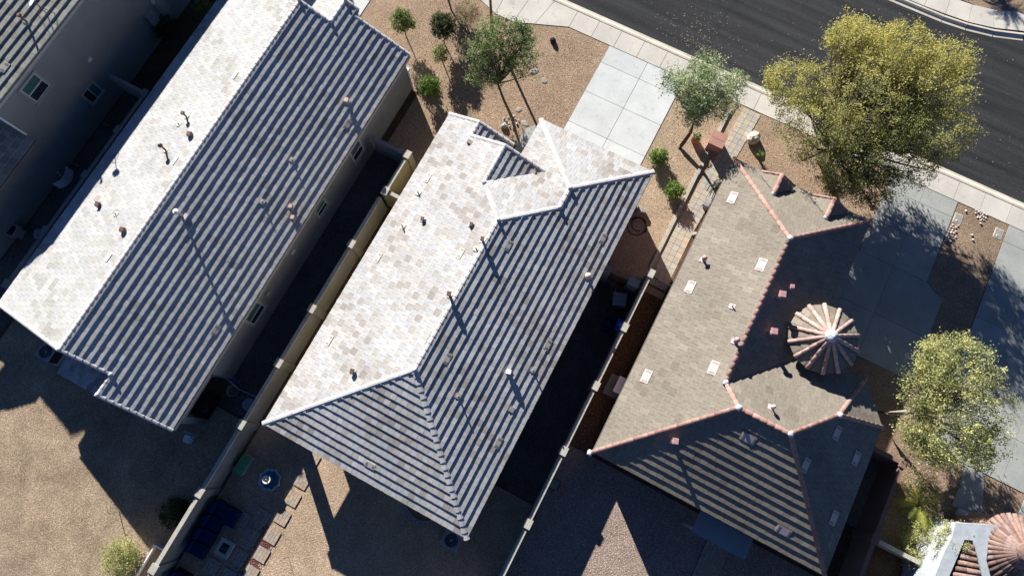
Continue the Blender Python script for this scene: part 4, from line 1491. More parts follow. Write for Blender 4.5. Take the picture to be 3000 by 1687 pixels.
# tall mast on the left house ridge
x, y, z = rp(1, 534, 633)
r = root('mast', 'tall capped mast near the ridge of the long roof, throwing a long diagonal shadow', 'mast', (x, y, z))
part('pole', B().tube([(x, y, z - .1), (x, y, z + .55)], .055, 10), 'metal', r)
part('cap', B().lathe(x, y, [(.07, z + .5), (.14, z + .55), (.14, z + .64), (.02, z + .69)], 14), 'white', r)
part('flashing', B().rbox(x + .08, y + .02, z - .12, z + .02, .3, .34, .0), 'vent_pink', r)
# dish on the two-storey roof
x, y, z = rp(0, 137, 40)
r = root('satellite_dish', 'white satellite dish on a tripod on the two-storey roof', 'satellite dish', (x, y, z))
part('mast', B().tube([(x, y, z), (x + .02, y, z + .9)], .025, 8).tube([(x + .3, y + .2, z - .05), (x + .02, y, z + .5)], .015, 6).tube([(x - .2, y - .3, z + .1), (x + .02, y, z + .5)], .015, 6), 'pipe_brown', r)
vs, fs = [], []
cdn = Vector((-.5, -.2, .84)).normalized()
ea = cdn.cross(Vector((0, 1, 0))).normalized()
eb2 = cdn.cross(ea)
N_ = 16
for j, (rr_, dd_) in enumerate(((.02, 0), (.14, .015), (.27, .06))):
    for k in range(N_):
        t = 2 * math.pi * k / N_
        q_ = Vector((x, y, z + .9)) + (ea * math.cos(t) + eb2 * math.sin(t)) * rr_ + cdn * dd_
        vs.append(tuple(q_))
for j in range(2):
    for k in range(N_):
        fs.append((j * N_ + k, j * N_ + (k + 1) % N_, (j + 1) * N_ + (k + 1) % N_, (j + 1) * N_ + k))
part('reflector', B().add(vs, fs), 'white', r)


# ------------------------------------------------------------------ foliage
def leaves(name, blobs, n, size, mt, parent, seed=0, shell=.55, tone_z=None, flat=0.0, clump=.35, nclump=None):
    """leaf quads gathered in clumps that follow ellipsoids; blobs = [(x,y,z,rx,ry,rz,weight)]"""
    g = np.random.default_rng(seed)
    wts = np.array([q_[6] for q_ in blobs])
    wts = wts / wts.sum()
    nclump = nclump or max(20, n // 45)
    bi = g.choice(len(blobs), nclump, p=wts)
    dirs = g.normal(size=(nclump, 3))
    dirs /= np.linalg.norm(dirs, axis=1)[:, None]
    rad = (shell + (1 - shell) * g.random(nclump) ** .6)
    rad *= 1 + g.normal(size=nclump) * .05
    bl = np.array([q_[:6] for q_ in blobs])
    cen = bl[bi, :3] + dirs * bl[bi, 3:6] * rad[:, None]
    ctone = np.clip(g.normal(.5, .22, nclump), 0, 1)
    if tone_z:
        ctone = np.clip(ctone + tone_z[3] * ((cen[:, 0] - tone_z[0]) * tone_z[4][0] + (cen[:, 1] - tone_z[1]) * tone_z[4][1]) / tone_z[2], 0, 1)
    ci = g.integers(0, nclump, n)
    cr_ = clump * (.5 + g.random(nclump))
    P = cen[ci] + g.normal(size=(n, 3)) * (cr_[ci])[:, None] * np.array([.55, .55, .42])
    P[:, 2] = np.maximum(P[:, 2], .03)
    nrm = g.normal(size=(n, 3)) * np.array([1, 1, .8]) + np.array([-.3, .25, .6])
    nrm /= np.linalg.norm(nrm, axis=1)[:, None]
    a = np.cross(nrm, g.normal(size=(n, 3)))
    a /= np.linalg.norm(a, axis=1)[:, None]
    b_ = np.cross(nrm, a)
    s_ = size * (.6 + .8 * g.random(n))[:, None]
    V = np.empty((n, 4, 3))
    V[:, 0] = P - a * s_
    V[:, 1] = P - b_ * s_ * .55
    V[:, 2] = P + a * s_
    V[:, 3] = P + b_ * s_ * .55
    O = ORG[parent.name]
    V = V.reshape(-1, 3) - np.array([O.x, O.y, O.z])
    me = bpy.data.meshes.new(name)
    me.vertices.add(4 * n)
    me.vertices.foreach_set('co', V.astype(np.float32).ravel())
    me.loops.add(4 * n)
    me.loops.foreach_set('vertex_index', np.arange(4 * n, dtype=np.int32))
    me.polygons.add(n)
    me.polygons.foreach_set('loop_start', np.arange(0, 4 * n, 4, dtype=np.int32))
    me.polygons.foreach_set('loop_total', np.full(n, 4, dtype=np.int32))
    me.update(calc_edges=True)
    at_ = me.attributes.new('tone', 'FLOAT', 'FACE')
    tn = np.clip(ctone[ci] + g.normal(size=n) * .10, 0, 1)
    at_.data.foreach_set('value', tn.astype(np.float32))
    me.materials.append(M[mt])
    o = bpy.data.objects.new(name, me)
    C.objects.link(o)
    o.parent = parent
    ORG[o.name] = O
    return o, cen


def limbs(parent, base, fork, tips, r0, mt, seed=0, wig=.12, name='branches', trunk_name='trunk', twig=0):
    rnd = random.Random(seed)
    bpt, f = Vector(base), Vector(fork)
    mid = bpt.lerp(f, .5) + Vector((rnd.uniform(-wig, wig), rnd.uniform(-wig, wig), 0))
    part(trunk_name, B().tube([bpt - Vector((0, 0, .1)), bpt + (mid - bpt) * .2, mid, f], [r0 * 1.25, r0, r0 * .85, r0 * .7], 10), mt, parent, smooth=True)
    b = B()
    for t in tips:
        t = Vector(t)
        m1 = f.lerp(t, .35) + Vector((rnd.uniform(-wig, wig), rnd.uniform(-wig, wig), rnd.uniform(0, wig)))
        m2 = f.lerp(t, .7) + Vector((rnd.uniform(-wig, wig), rnd.uniform(-wig, wig), rnd.uniform(-wig, wig)))
        L = (t - f).length
        rr_ = min(r0 * .55, .02 + L * .018)
        b.tube([f, m1, m2, t], [rr_, rr_ * .7, rr_ * .45, rr_ * .15], 5)
        for _ in range(twig):
            s0 = m1.lerp(t, rnd.random())
            s0 = m1.lerp(m2, rnd.random())
            e0 = s0 + (t - f).normalized() * rnd.uniform(.1, .25) * L + Vector((rnd.uniform(-1, 1), rnd.uniform(-1, 1), rnd.uniform(-.3, .5))) * min(.7, L * .16)
            b.tube([s0, s0.lerp(e0, .5) + Vector((rnd.uniform(-.05, .05), rnd.uniform(-.05, .05), .03)), e0], [rr_ * .35, rr_ * .22, .003], 4, caps=False)
    part(name, b, mt, parent)


M['leaf_palo'] = tone_mat('leaf_palo', [(0.157, 0.169, 0.081), (0.258, 0.273, 0.122), (0.387, 0.376, 0.143), (0.516, 0.480, 0.153), (0.581, 0.527, 0.163)], trans=.5, noise=0, rough=.6)
M['leaf_olive'] = tone_mat('leaf_olive', [(0.085, 0.130, 0.055), (0.217, 0.302, 0.138), (0.388, 0.454, 0.239), (0.678, 0.691, 0.404)], trans=.3, noise=0, rough=.6)
M['leaf_green'] = tone_mat('leaf_green', [(0.049, 0.087, 0.033), (0.112, 0.176, 0.059), (0.210, 0.293, 0.099), (0.421, 0.450, 0.200)], trans=.3, noise=0, rough=.6)
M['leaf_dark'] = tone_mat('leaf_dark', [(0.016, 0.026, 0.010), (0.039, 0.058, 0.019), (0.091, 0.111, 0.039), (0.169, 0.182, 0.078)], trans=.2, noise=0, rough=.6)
M['leaf_top'] = tone_mat('leaf_top', [(0.050, 0.084, 0.020), (0.118, 0.168, 0.042), (0.235, 0.286, 0.084), (0.420, 0.454, 0.168)], trans=.3, noise=0, rough=.6)
M['leaf_tan'] = tone_mat('leaf_tan', [(0.168, 0.140, 0.070), (0.280, 0.238, 0.126), (0.392, 0.336, 0.196), (0.476, 0.434, 0.252)], trans=.3, noise=0, rough=.7)
M['leaf_bright'] = tone_mat('leaf_bright', [(0.036, 0.084, 0.012), (0.096, 0.180, 0.024), (0.192, 0.288, 0.060), (0.336, 0.396, 0.120)], trans=.3, noise=0, rough=.5)
M['leaf_mesq'] = tone_mat('leaf_mesq', [(0.123, 0.153, 0.061), (0.291, 0.320, 0.138), (0.520, 0.520, 0.214), (0.795, 0.764, 0.336)], trans=.45, noise=0, rough=.6)


def tips_of(cen, k, seed=0, zmin=0):
    g = np.random.default_rng(seed)
    idx = g.choice(len(cen), min(k, len(cen)), replace=False)
    return [tuple(cen[i]) for i in idx]


# big yellow-green tree
t = root('palo_verde_tree', 'huge yellow-green tree spreading over the kerb and road', 'tree', (7.97, 21.7, 0))
PB = lambda L: [(*at(px_, py_, h_), h_, r_, r_, rz_, w_) for px_, py_, h_, r_, rz_, w_ in L]
bl = PB([(2560, 280, 4.5, 3.1, 2.0, 11), (2735, 250, 5.0, 2.0, 1.4, 5), (2330, 250, 4.3, 1.55, 1.2, 3), (2400, 370, 4.3, 2.1, 1.4, 5), (2500, 115, 5.2, 1.35, .9, 3), (2640, 150, 5.5, 1.7, 1.0, 4), (2760, 390, 4.8, 1.55, 1.0, 3.2), (2480, 480, 4.0, 1.5, 1.0, 3), (2640, 450, 3.8, 2.0, 1.2, 5), (2560, 330, 3.2, 2.6, 1.0, 5), (2560, 545, 3.4, 1.25, .8, 2.6), (2450, 530, 3.0, 1.0, .7, 1.4), (2790, 170, 5.3, 1.1, .8, 1.8)])
_, cen = leaves('crown', bl, 112000, .046, 'leaf_palo', t, 1, shell=.42, clump=.28, nclump=2200, tone_z=(8, 22.3, 5, .40, (-.3, 1)))
limbs(t, (7.97, 21.7, 0), (*at(2430, 440, 2.2), 2.2), tips_of(cen, 130, 1), .2, 'bark_twig', 1, wig=.35, twig=7)
# silvery tree by the driveway
t = root('willow_acacia_tree', 'airy silver-green tree with leaning trunk between the white driveway and the path', 'tree', (.49, 18.79, 0))
bl = PB([(2060, 260, 4.5, 1.35, .9, 5), (1985, 240, 4.1, .95, .7, 2.4), (2120, 300, 4.0, 1.05, .7, 2.4), (2035, 325, 3.4, .95, .6, 2), (2150, 240, 4.1, .75, .5, 1.4), (2070, 195, 4.3, .9, .5, 2)])
_, cen = leaves('crown', bl, 21000, .044, 'leaf_olive', t, 2, shell=.25, clump=.24, nclump=750)
limbs(t, (.49, 18.79, 0), (*at(2035, 345, 1.9), 1.9), tips_of(cen, 34, 2), .12, 'bark', 2, wig=.18, twig=4)
# green tree in the middle front yard
t = root('mesquite_tree', 'feathery blue-green tree with thin slanting trunk in the brown front yard', 'tree', (-8.89, 16.11, 0))
bl = [(-10.4, 18.5, 3.2, 1.5, 1.3, 1.0, 4), (-9.4, 17.9, 3.0, 1.1, 1.0, .9, 2.6), (-11.6, 17.6, 2.7, 1.0, 1.1, .8, 2.2), (-10.9, 16.6, 2.3, 1.1, .8, .7, 1.6), (-9.9, 19.3, 3.0, 1.0, .6, .6, 1.4), (-11.8, 18.9, 3.0, .8, .8, .6, 1.3)]
_, cen = leaves('crown', bl, 16000, .045, 'leaf_green', t, 3, shell=.35, clump=.24, nclump=430)
limbs(t, (-8.89, 16.11, 0), (-10.15, 16.85, 1.55), tips_of(cen, 30, 3), .09, 'bark_green', 3, wig=.15, twig=4)
# tree at the right
t = root('mesquite_tree', 'open yellow-green tree with pale leaning trunk above the shaded driveway at right', 'tree', (15.5, 10.11, 0))
bl = [(16.7, 12.6, 3.6, 1.9, 1.8, 1.2, 5), (18.0, 11.4, 3.3, 1.9, 1.7, 1.1, 4), (17.6, 9.6, 3.1, 1.7, 1.4, 1.0, 3.2), (15.8, 11.0, 3.2, 1.2, 1.3, 1.0, 2.2), (18.9, 9.9, 2.9, 1.3, 1.2, .8, 2), (16.4, 9.2, 2.6, .9, .8, .7, 1.2), (17.2, 8.7, 2.7, 1.2, .8, .7, 2), (15.6, 12.9, 3.2, .9, .9, .8, 1.5)]
_, cen = leaves('crown', bl, 33000, .046, 'leaf_mesq', t, 4, shell=.3, clump=.27, nclump=850)
limbs(t, (15.45, 10.0, 0), (16.3, 10.35, 1.9), tips_of(cen, 46, 4), .14, 'bark_pale', 4, wig=.25, twig=5)


def bush(label, px, py, h, r, rz, mt, seed, n=1800, trunk=None, cat='shrub', name='shrub', shell=.7, size=.05, group=None, clump=.16, barkm='bark'):
    """px,py: crown centre; trunk: pixel of the stem base"""
    x, y = at(px, py, h)
    bx_, by_ = at(*trunk, 0) if trunk else (x, y)
    t = root(name, label, cat, (bx_, by_, 0), group)
    _, cen = leaves('crown', [(x, y, h, r * .95, r * .95, rz, 1)], int(n * 1.7), size * .9, mt, t, seed, shell=.4, clump=clump, nclump=int(n / 14))
    limbs(t, (bx_, by_, 0), (bx_ + (x - bx_) * .5, by_ + (y - by_) * .5, max(.08, h - rz * .8)), tips_of(cen, 14, seed), .035 if trunk else .02, barkm, seed, wig=.05, name='stems')
    return t


bush('leafy green ball-shaped tree nearest the long pale roof', 1180, 62, 1.5, .74, .62, 'leaf_top', 11, 2600, (1190, 108), 'tree', 'topiary_tree')
bush('dark green dense ball-shaped tree in the brown front yard', 1298, 76, 1.4, .78, .62, 'leaf_dark', 12, 3600, (1302, 130), 'tree', 'topiary_tree')
bush('pale tan see-through round bush beside the lamp post', 1368, 40, 1.2, .80, .62, 'leaf_tan', 13, 3000, (1362, 70), 'shrub', 'shrub', size=.028)
bush('small thin yellow-green tree below the dark ball tree', 1290, 158, 1.1, .48, .5, 'leaf_top', 14, 800, (1302, 195), 'tree', 'small_tree')
bush('small bright green upright bush close to the corner of the long house', 1258, 254, 1.0, .60, .66, 'leaf_bright', 15, 1900, (1250, 312), 'tree', 'small_tree')
bush('bright green round shrub nearer the white driveway', 1931, 458, .55, .52, .42, 'leaf_bright', 16, 1900)
bush('bright green round shrub beside the paver path', 1976, 556, .5, .46, .40, 'leaf_bright', 17, 1700)
bush('olive round shrub at the lower left of the tan yard', 352, 1632, .6, .95, .62, 'leaf_mesq', 18, 4200, size=.035)
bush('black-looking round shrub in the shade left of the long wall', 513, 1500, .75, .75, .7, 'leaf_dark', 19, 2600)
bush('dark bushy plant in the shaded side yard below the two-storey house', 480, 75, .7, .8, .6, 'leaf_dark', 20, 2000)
bush('dark plant sprawling in the side yard by the far left wall', 330, 500, .4, .5, .35, 'leaf_dark', 21, 800)
bush('bright yellow-green sprig at the gap above the long pale roof', 590, 18, .8, .5, .5, 'leaf_top', 22, 900)
bush('feathery green bush below the yellow palm', 2705, 1600, .9, 1.15, .75, 'leaf_mesq', 23, 4600, size=.035)
bush('brown straggly bush in the shade right of the pinkish wall', 2700, 1410, .6, .9, .5, 'leaf_tan', 24, 1600, size=.035)
bush('dark green bush hanging beside the white parapet', 2790, 1585, 2.4, 1.0, .7, 'leaf_mesq', 25, 3200, size=.035)
bush('scraggly bush beside the black mailbox vines on the paver path', 2105, 548, .35, .32, .3, 'leaf_top', 26, 300)
# tree out of the top edge whose shadow crosses
for (px, py, hh, rr_, lb, sd) in ((1300, -75, 1.8, .9, 'tree just beyond the top edge shading the brown yard', 31),):
    x, y = at(px, py, hh)
    t = root('small_tree', lb, 'tree', (x, y, 0))
    _, cen = leaves('crown', [(x, y, hh, rr_, rr_, .8, 1)], 2500, .05, 'leaf_dark', t, sd, shell=.4, clump=.2)
    limbs(t, (x, y, 0), (x, y, 1.0), tips_of(cen, 12, sd), .06, 'bark', sd)
# palm whose shadow falls on the far pavement
t = root('palm_tree', 'palm beyond the top edge whose shadow lies on the far pavement', 'tree', (10.9, 38.9, 0))
part('trunk', B().tube([(10.9, 38.9, 0), (10.9, 38.9, 1.6)], [.22, .2], 10), 'bark', t)


def fronds(b, x, y, z, n, L, seed, up=.5, w=.035, droop=.8, pitch0=.2, leaf=.16):
    rnd = random.Random(seed)
    for k in range(n):
        a = rnd.random() * 6.283
        el = rnd.uniform(pitch0, pitch0 + up)
        l_ = L * rnd.uniform(.75, 1.1)
        tone = rnd.random()
        prev = Vector((x, y, z))
        pts = []
        for j in range(8):
            s_ = j / 7
            e_ = el - droop * s_
            if j:
                prev = prev + Vector((math.cos(a) * math.cos(e_), math.sin(a) * math.cos(e_), math.sin(e_))) * (l_ / 7)
            if prev.z < .03:
                prev.z = .03
            pts.append(prev.copy())
        sd = Vector((-math.sin(a), math.cos(a), 0))
        for j in range(7):
            p, q_ = pts[j], pts[j + 1]
            w0 = w * .25
            b.add([tuple(p - sd * w0), tuple(p + sd * w0), tuple(q_ + sd * w0), tuple(q_ - sd * w0)], [(0, 1, 2, 3)], tone * .5)
            dr = (q_ - p)
            for h_ in range(3):
                o_ = p + dr * ((h_ + .5) / 3)
                for sgn in (-1, 1):
                    ll = leaf * (.5 + 1.2 * math.sin(math.pi * min(1, (j + .6) / 7.5)))
                    e2 = o_ + sd * sgn * ll * .8 + dr.normalized() * ll * .7 + Vector((0, 0, -.25 * ll + .1 * ll * rnd.random()))
                    o2 = o_ + dr.normalized() * w
                    b.add([tuple(o_), tuple(o2), tuple(e2)], [(0, 1, 2)], min(1, tone + rnd.uniform(-.2, .2)))


M['frond'] = tone_mat('frond', [(.08, .13, .03), (.22, .26, .05), (.42, .42, .08), (.60, .54, .12)], trans=.3, noise=0, rough=.5)
M['frond_dark'] = tone_mat('frond_dark', [(.02, .05, .015), (.05, .09, .02), (.10, .15, .04)], trans=.2, noise=0, rough=.5)
b = B()
fronds(b, 10.9, 38.9, 1.6, 60, 1.3, 5, up=1.2, pitch0=-.2)
part('fronds', b, 'frond_dark', t)
x, y = at(2690, 1478, .9)
t = root('feather_palm', 'yellow-green feathery palm with arching fronds right of the pinkish wall', 'palm', (x, y, 0))
part('trunk', B().tube([(x, y, 0), (x, y, .9)], [.14, .12], 10), 'bark', t)
b = B()
fronds(b, x, y, .9, 44, 1.25, 6, up=1.1, pitch0=.0, w=.026, leaf=.15)
part('fronds', b, 'frond', t)
x, y = at(2225, 450, .35)
t = root('desert_spoon', 'small spiky rosette plant below the cream boulder', 'plant', (x, y, 0))
b = B()
rnd = random.Random(4)
for k in range(70):
    a = rnd.random() * 6.28
    e_ = rnd.uniform(.1, 1.3)
    L_ = rnd.uniform(.25, .36)
    tip = (x + math.cos(a) * math.cos(e_) * L_, y + math.sin(a) * math.cos(e_) * L_, .3 + math.sin(e_) * L_)
    sd = (-math.sin(a) * .016, math.cos(a) * .016)
    b.add([(x + sd[0], y + sd[1], .3), (x - sd[0], y - sd[1], .3), tip], [(0, 1, 2)], rnd.random())
part('leaves', b, 'leaf_bright', t)
part('stem', B().tube([(x, y, 0), (x, y, .32)], [.1, .07], 8), 'bark', t)

# bare staked sapling in the left rear yard
x, y = at(349, 1497, 0)
t = root('bare_sapling', 'bare grey forked sapling at the shadow edge of the tan yard', 'sapling', (x, y, 0))
b = B()
rnd = random.Random(2)
top = Vector((x, y, 1.25))
part('stem', B().tube([(x, y, 0), (x + .02, y - .01, .7), tuple(top)], [.022, .018, .012], 6), 'bark_pale', t)
for k in range(9):
    s0 = Vector((x, y, rnd.uniform(.5, 1.15)))
    a = rnd.uniform(1.8, 4.2)
    e0 = s0 + Vector((math.cos(a) * rnd.uniform(.3, .9), math.sin(a) * rnd.uniform(.3, .9), rnd.uniform(.0, .3)))
    b.tube([s0, s0.lerp(e0, .5) + Vector((0, 0, .05)), e0], [.012, .009, .004], 4, caps=False)
part('twigs', b, 'bark_pale', t)
x, y = at(845, 1630, 0)
t = root('garden_stake', 'thin stake standing alone in the straw-coloured rear yard', 'stake', (x, y, 0))
part('rod', B().tube([(x, y, 0), (x, y, .55)], .012, 6), 'dark_metal', t)
part('knob', B().lathe(x, y, [(.01, .54), (.03, .57), (.01, .6)], 8), 'dark_metal', t)

# ------------------------------------------------------------------ street and front-yard things
x, y = at(1442, 85, 0)
t = root('lamp_post', 'brown steel lamp post rising out of the frame by the pavement corner', 'lamp post', (x, y, 0))
part('pole', B().tube([(x, y, 0), (x, y, 3.0), (x, y, 6.0)], [.085, .07, .055], 12), 'rust_metal', t, smooth=True)
part('base', B().lathe(x, y, [(.15, 0), (.15, .05), (.1, .12), (.09, .3)], 14), 'dark_metal', t)
part('arm', B().tube([(x, y, 5.9), (x + .2, y + .5, 6.3), (x + .4, y + 1.2, 6.35)], .04, 8), 'rust_metal', t)
part('lamp_head', B().rbox(x + .45, y + 1.4, 6.28, 6.42, .3, .6, -.3, .8), 'dark_metal', t)

t = root('utility_box', 'pink stucco-coloured utility cabinet on the edge of the paver path', 'cabinet', (2.15, 19.85, 0))
part('body', B().box(1.78, 19.42, 0, 2.56, 20.24, .80), 'stucco_box', t)
part('lid', B().box(1.74, 19.38, .80, 2.60, 20.28, .87), 'stucco_box', t)
part('seam', B().box(1.76, 19.81, .871, 2.58, 19.825, .874), 'joint', t)
x, y = at(2042, 400, .5)
t = root('planter', 'round wooden tub planter behind the leaning trunk', 'planter', (x, y, 0))
part('tub', B().lathe(x, y, [(.22, 0), (.27, .3), (.24, .6), (.21, .6), (.2, .45)], 20), 'terracotta', t)
leaves('foliage', [(x, y, .65, .25, .22, .15, 1)], 300, .04, 'leaf_olive', t, 40, clump=.08)
x, y = at(2208, 404, .25)
solo('boulder', B().rock(x, y, .24, .42, .34, .34, 8, 3, rough=.06), 'stone_light', 'large cream boulder beside the upper end of the paver path', 'boulder', (x, y, 0), smooth=False)
x, y = at(1620, 119, .12)
solo('lava_rock', B().rock(x, y, .12, .19, .16, .18, 9, 3, rough=.12), 'lava', 'black lava rock alone on the brown gravel', 'rock', (x, y, 0))
for i, (px, py, rx, ry, lb) in enumerate(((1533, 88, .24, .17, 'flat flagstone nearest the pavement'), (1541, 124, .2, .16, 'second flagstone from the pavement, under the tree edge'), (1545, 180, .2, .17, 'flagstone half hidden at the right edge of the feathery tree'), (1565, 210, .27, .19, 'largest grey flagstone right of the feathery tree'), (1594, 237, .22, .18, 'lowest clear flagstone in the open gravel'), (1520, 322, .2, .16, 'flagstone in the tree shadow'), (1538, 362, .25, .17, 'flagstone by the walk corner of the middle house'))):
    x, y = at(px, py, 0)
    solo('flagstone', B().rock(x, y, .015, rx, ry, .03, 50 + i, 2, rough=.12), 'stone_flag', lb, 'stepping stone', (x, y, 0), group='flagstones in the front yard')
# rock pile at the tree base
for i in range(15):
    a = i * 2.4
    rr_ = .06 + .33 * math.sqrt(i / 15)
    px, py = 1497 + rr_ * 62 * math.cos(a), 357 + rr_ * 55 * math.sin(a)
    x, y = at(px, py, .05)
    big = i in (4, 9)
    s_ = random.uniform(.055, .1) * (1.5 if big else 1)
    solo('rock', B().rock(x, y, .06, s_, s_ * .8, s_ * .7, 70 + i, 1, tone=random.random()), 'cobble' if not big else 'stone_grey', 'white and dark rocks heaped at the foot of the slanting trunk', 'rock', (x, y, 0), group='rocks heaped at the tree foot')
x, y = at(1477, 370, .1)
solo('boulder', B().rock(x, y, .1, .22, .16, .16, 91, 2, rough=.1), 'stone_grey', 'grey boulder left of the heaped white rocks', 'rock', (x, y, 0))
# cobbles on the verge
rnd = random.Random(21)


def cobbles(pts, label, group, s=(.055, .085)):
    for i, (px, py) in enumerate(pts):
        x, y = at(px, py, .03)
        r_ = rnd.uniform(*s)
        solo('cobble', B().rock(x, y, .03, r_, r_ * .85, r_ * .6, 100 + i, 1, tone=rnd.random(), rough=.08), 'cobble', label, 'cobble', (x, y, 0), group=group)


V6 = lambda x_, y_: (2760 + x_ / 4.55, 560 + y_ / 4.55)
cobbles([V6(*p) for p in ((145, 450), (215, 462), (120, 478), (185, 485), (150, 490), (105, 512), (140, 522), (185, 540), (90, 545), (125, 552), (160, 562), (75, 575), (110, 590), (140, 600), (60, 605), (90, 615), (180, 612), (48, 632), (125, 632), (155, 640), (90, 655), (40, 662), (110, 670), (65, 590), (70, 640))], 'rounded cobbles packed along the shaded driveway edge', 'cobbles by the driveway edge')
cobbles([V6(*p) for p in ((450, 295), (490, 278), (515, 300), (560, 302), (595, 320), (480, 330), (520, 335), (555, 345), (475, 352), (505, 355), (585, 360), (535, 372), (560, 388), (515, 390), (450, 258), (540, 318))], 'rounded cobbles clustered by the pavement joint', 'cobbles by the pavement')
for i, (p, lb) in enumerate(zip(((315, 265), (515, 432), (400, 585), (410, 650), (115, 765), (165, 760)), ('lone white cobble nearest the pavement corner', 'lone cobble below the pavement cluster', 'upper of two lone stones in mid verge', 'lower of two lone stones in mid verge', 'left of two tiny stones low on the verge', 'right of two tiny stones low on the verge'))):
    x, y = at(*V6(*p), .03)
    r_ = .07 if i < 4 else .04
    solo('cobble', B().rock(x, y, .04, r_, r_ * .85, r_, 140 + i, 1, tone=.7, rough=.1), 'cobble', lb, 'cobble', (x, y, 0))
for (p, lb) in (((210, 368), 'grey meter lid beside the shaded driveway'), ((750, 562), 'grey meter lid beside the far right driveway')):
    x, y = at(*V6(*p), .02)
    t = root('meter_lid', lb, 'utility cover', (x, y, 0), 'utility covers in the verge')
    part('frame', B().box(x - .22, y - .3, 0, x + .22, y + .3, .025), 'concrete', t)
    part('lid', B().box(x - .18, y - .26, .02, x + .18, y + .26, .032), 'stone_flag', t)
    part('reader_cap', B().lathe(x - .02, y - .15, [(.06, .03), (.06, .045), (.035, .05)], 14), 'white', t)
    part('reader_hole', B().lathe(x - .02, y - .15, [(.032, .05), (.03, .054)], 12), 'black', t)

# ------------------------------------------------------------------ side-yard things
def ac_unit(label, x, y, s=.85, h=.8, mt='blue_ac', a=0, fan=True):
    t = root('air_conditioner', label, 'air conditioner', (x, y, 0), 'air conditioners')
    part('pad', B().rbox(x, y, 0, .06, s + .15, s + .15, a), 'concrete', t)
    part('cabinet', B().rbox(x, y, .06, h - .04, s * .94, s * .94, a), 'dark_metal', t)
    b = B()
    ca, sa = math.cos(a), math.sin(a)
    ring = []
    n = 24
    vs, fs = [], []
    for k in range(n):
        t_ = 2 * math.pi * k / n
        cx_, sy_ = math.cos(t_), math.sin(t_)
        m_ = max(abs(cx_), abs(sy_))
        sq = .5 * s / m_ * (.97 if m_ < .8 else 1)
        for r_, z_ in ((sq, h), (s * .40, h), (sq, h - .06), (s * .40, h - .06)):
            px_, py_ = r_ * cx_, r_ * sy_
            vs.append((x + px_ * ca - py_ * sa, y + px_ * sa + py_ * ca, z_))
    for k in range(n):
        i, j = 4 * k, 4 * ((k + 1) % n)
        fs += [(i, j, j + 1, i + 1), (i + 2, j + 2, j, i), (i + 1, j + 1, j + 3, i + 3)]
    part('top_panel', B().add(vs, [f[::-1] for f in fs]), mt, t)
    part('fan_hub', B().lathe(x, y, [(.07, h - .08), (.07, h - .02), (.03, h)], 12), mt, t)
    b = B()
    for k in range(3):
        a_ = k * 2.094 + .4
        b.rbox(x + math.cos(a_) * s * .19, y + math.sin(a_) * s * .19, h - .07, h - .055, s * .26, .15, a_)
    part('fan_blade', b, mt, t)
    b = B()
    for r_ in (.12, .2, .28, .36):
        pts = [(x + r_ * s / .85 * math.cos(q_), y + r_ * s / .85 * math.sin(q_), h + .005) for q_ in [2 * math.pi * k / 20 for k in range(21)]]
        b.tube(pts, .004, 4, caps=False)
    part('fan_guard', b, 'metal', t)
    return t


x, y = at(1322, 1582, .8)
ac_unit('blue-grey air conditioner with visible fan under the rear corner of the middle house', x, y, .82)
x, y = at(133, 1030, .8)
ac_unit('blue-shaded air conditioner peeping out below the rear of the long pale house', x, y, .86)
t = root('air_conditioner', 'white-topped air conditioner on a concrete pad beside the olive roof', 'air conditioner', (3.35, 5.0, 0), 'air conditioners')
part('pad', B().box(2.62, 4.35, 0, 3.44, 5.5, .05), 'concrete_grey', t)
part('cabinet', B().box(3.02, 4.62, .05, 3.42, 5.4, .75), 'ac_pale', t)
part('top_panel', B().box(2.98, 4.58, .75, 3.44, 5.44, .8), 'white', t)

x, y = at(1816, 876, 1.0)
t = root('wheelie_bin', 'dark grey wheeled bin with closed lid in the middle side yard', 'bin', (x, y, 0))
part('body', B().rbox(x, y, .05, .95, .6, .62, .35, 1.12), 'bin_grey', t)
part('lid', B().rbox(x, y, .95, 1.02, .74, .74, .35, .92), 'bin_grey', t)
part('handle', B().rbox(x - .33, y + .12, .93, .98, .05, .6, .35), 'bin_grey', t)
part('wheel', B().tube([(x - .34, y - .2, .12), (x - .28, y - .18, .12)], .12, 12), 'black', t)
part('wheel', B().tube([(x - .2, y + .35, .12), (x - .14, y + .37, .12)], .12, 12), 'black', t)
x, y = at(1786, 950, .9)
t = root('recycling_bin', 'open recycling bin with bright blue lid folded back against the wall', 'bin', (x, y, 0))
b = B()
for (dx, dy, lx, ly) in ((-.3, 0, .04, .64), (.3, 0, .04, .64), (0, -.3, .56, .04), (0, .3, .56, .04)):
    ca, sa = math.cos(.1), math.sin(.1)
    b.rbox(x + dx * ca - dy * sa, y + dx * sa + dy * ca, .05, .98, lx, ly, .1)
b.rbox(x, y, .05, .09, .58, .58, .1)
part('body', b, mat('bin_navy', (.01, .02, .10), rough=.5), t)
lx_, ly_ = at(1815, 952, 1.0)
part('lid', B().rbox(lx_, ly_, .82, 1.0, .34, .66, .1, .9), 'bin_blue', t)
part('lid_label', B().rbox(lx_, ly_ + .02, 1.002, 1.008, .08, .12, .1), 'vinyl', t)
b = B()
rnd = random.Random(8)
for k in range(12):
    b.rock(x + rnd.uniform(-.2, .2), y + rnd.uniform(-.2, .2), .55 + rnd.uniform(-.05, .1), .1, .07, .05, k, 1, tone=rnd.random())
part('rubbish', b, tone_mat('rubbish', [(.02, .20, .10), (.25, .05, .05), (.3, .3, .3), (.02, .1, .25)], noise=0), t)
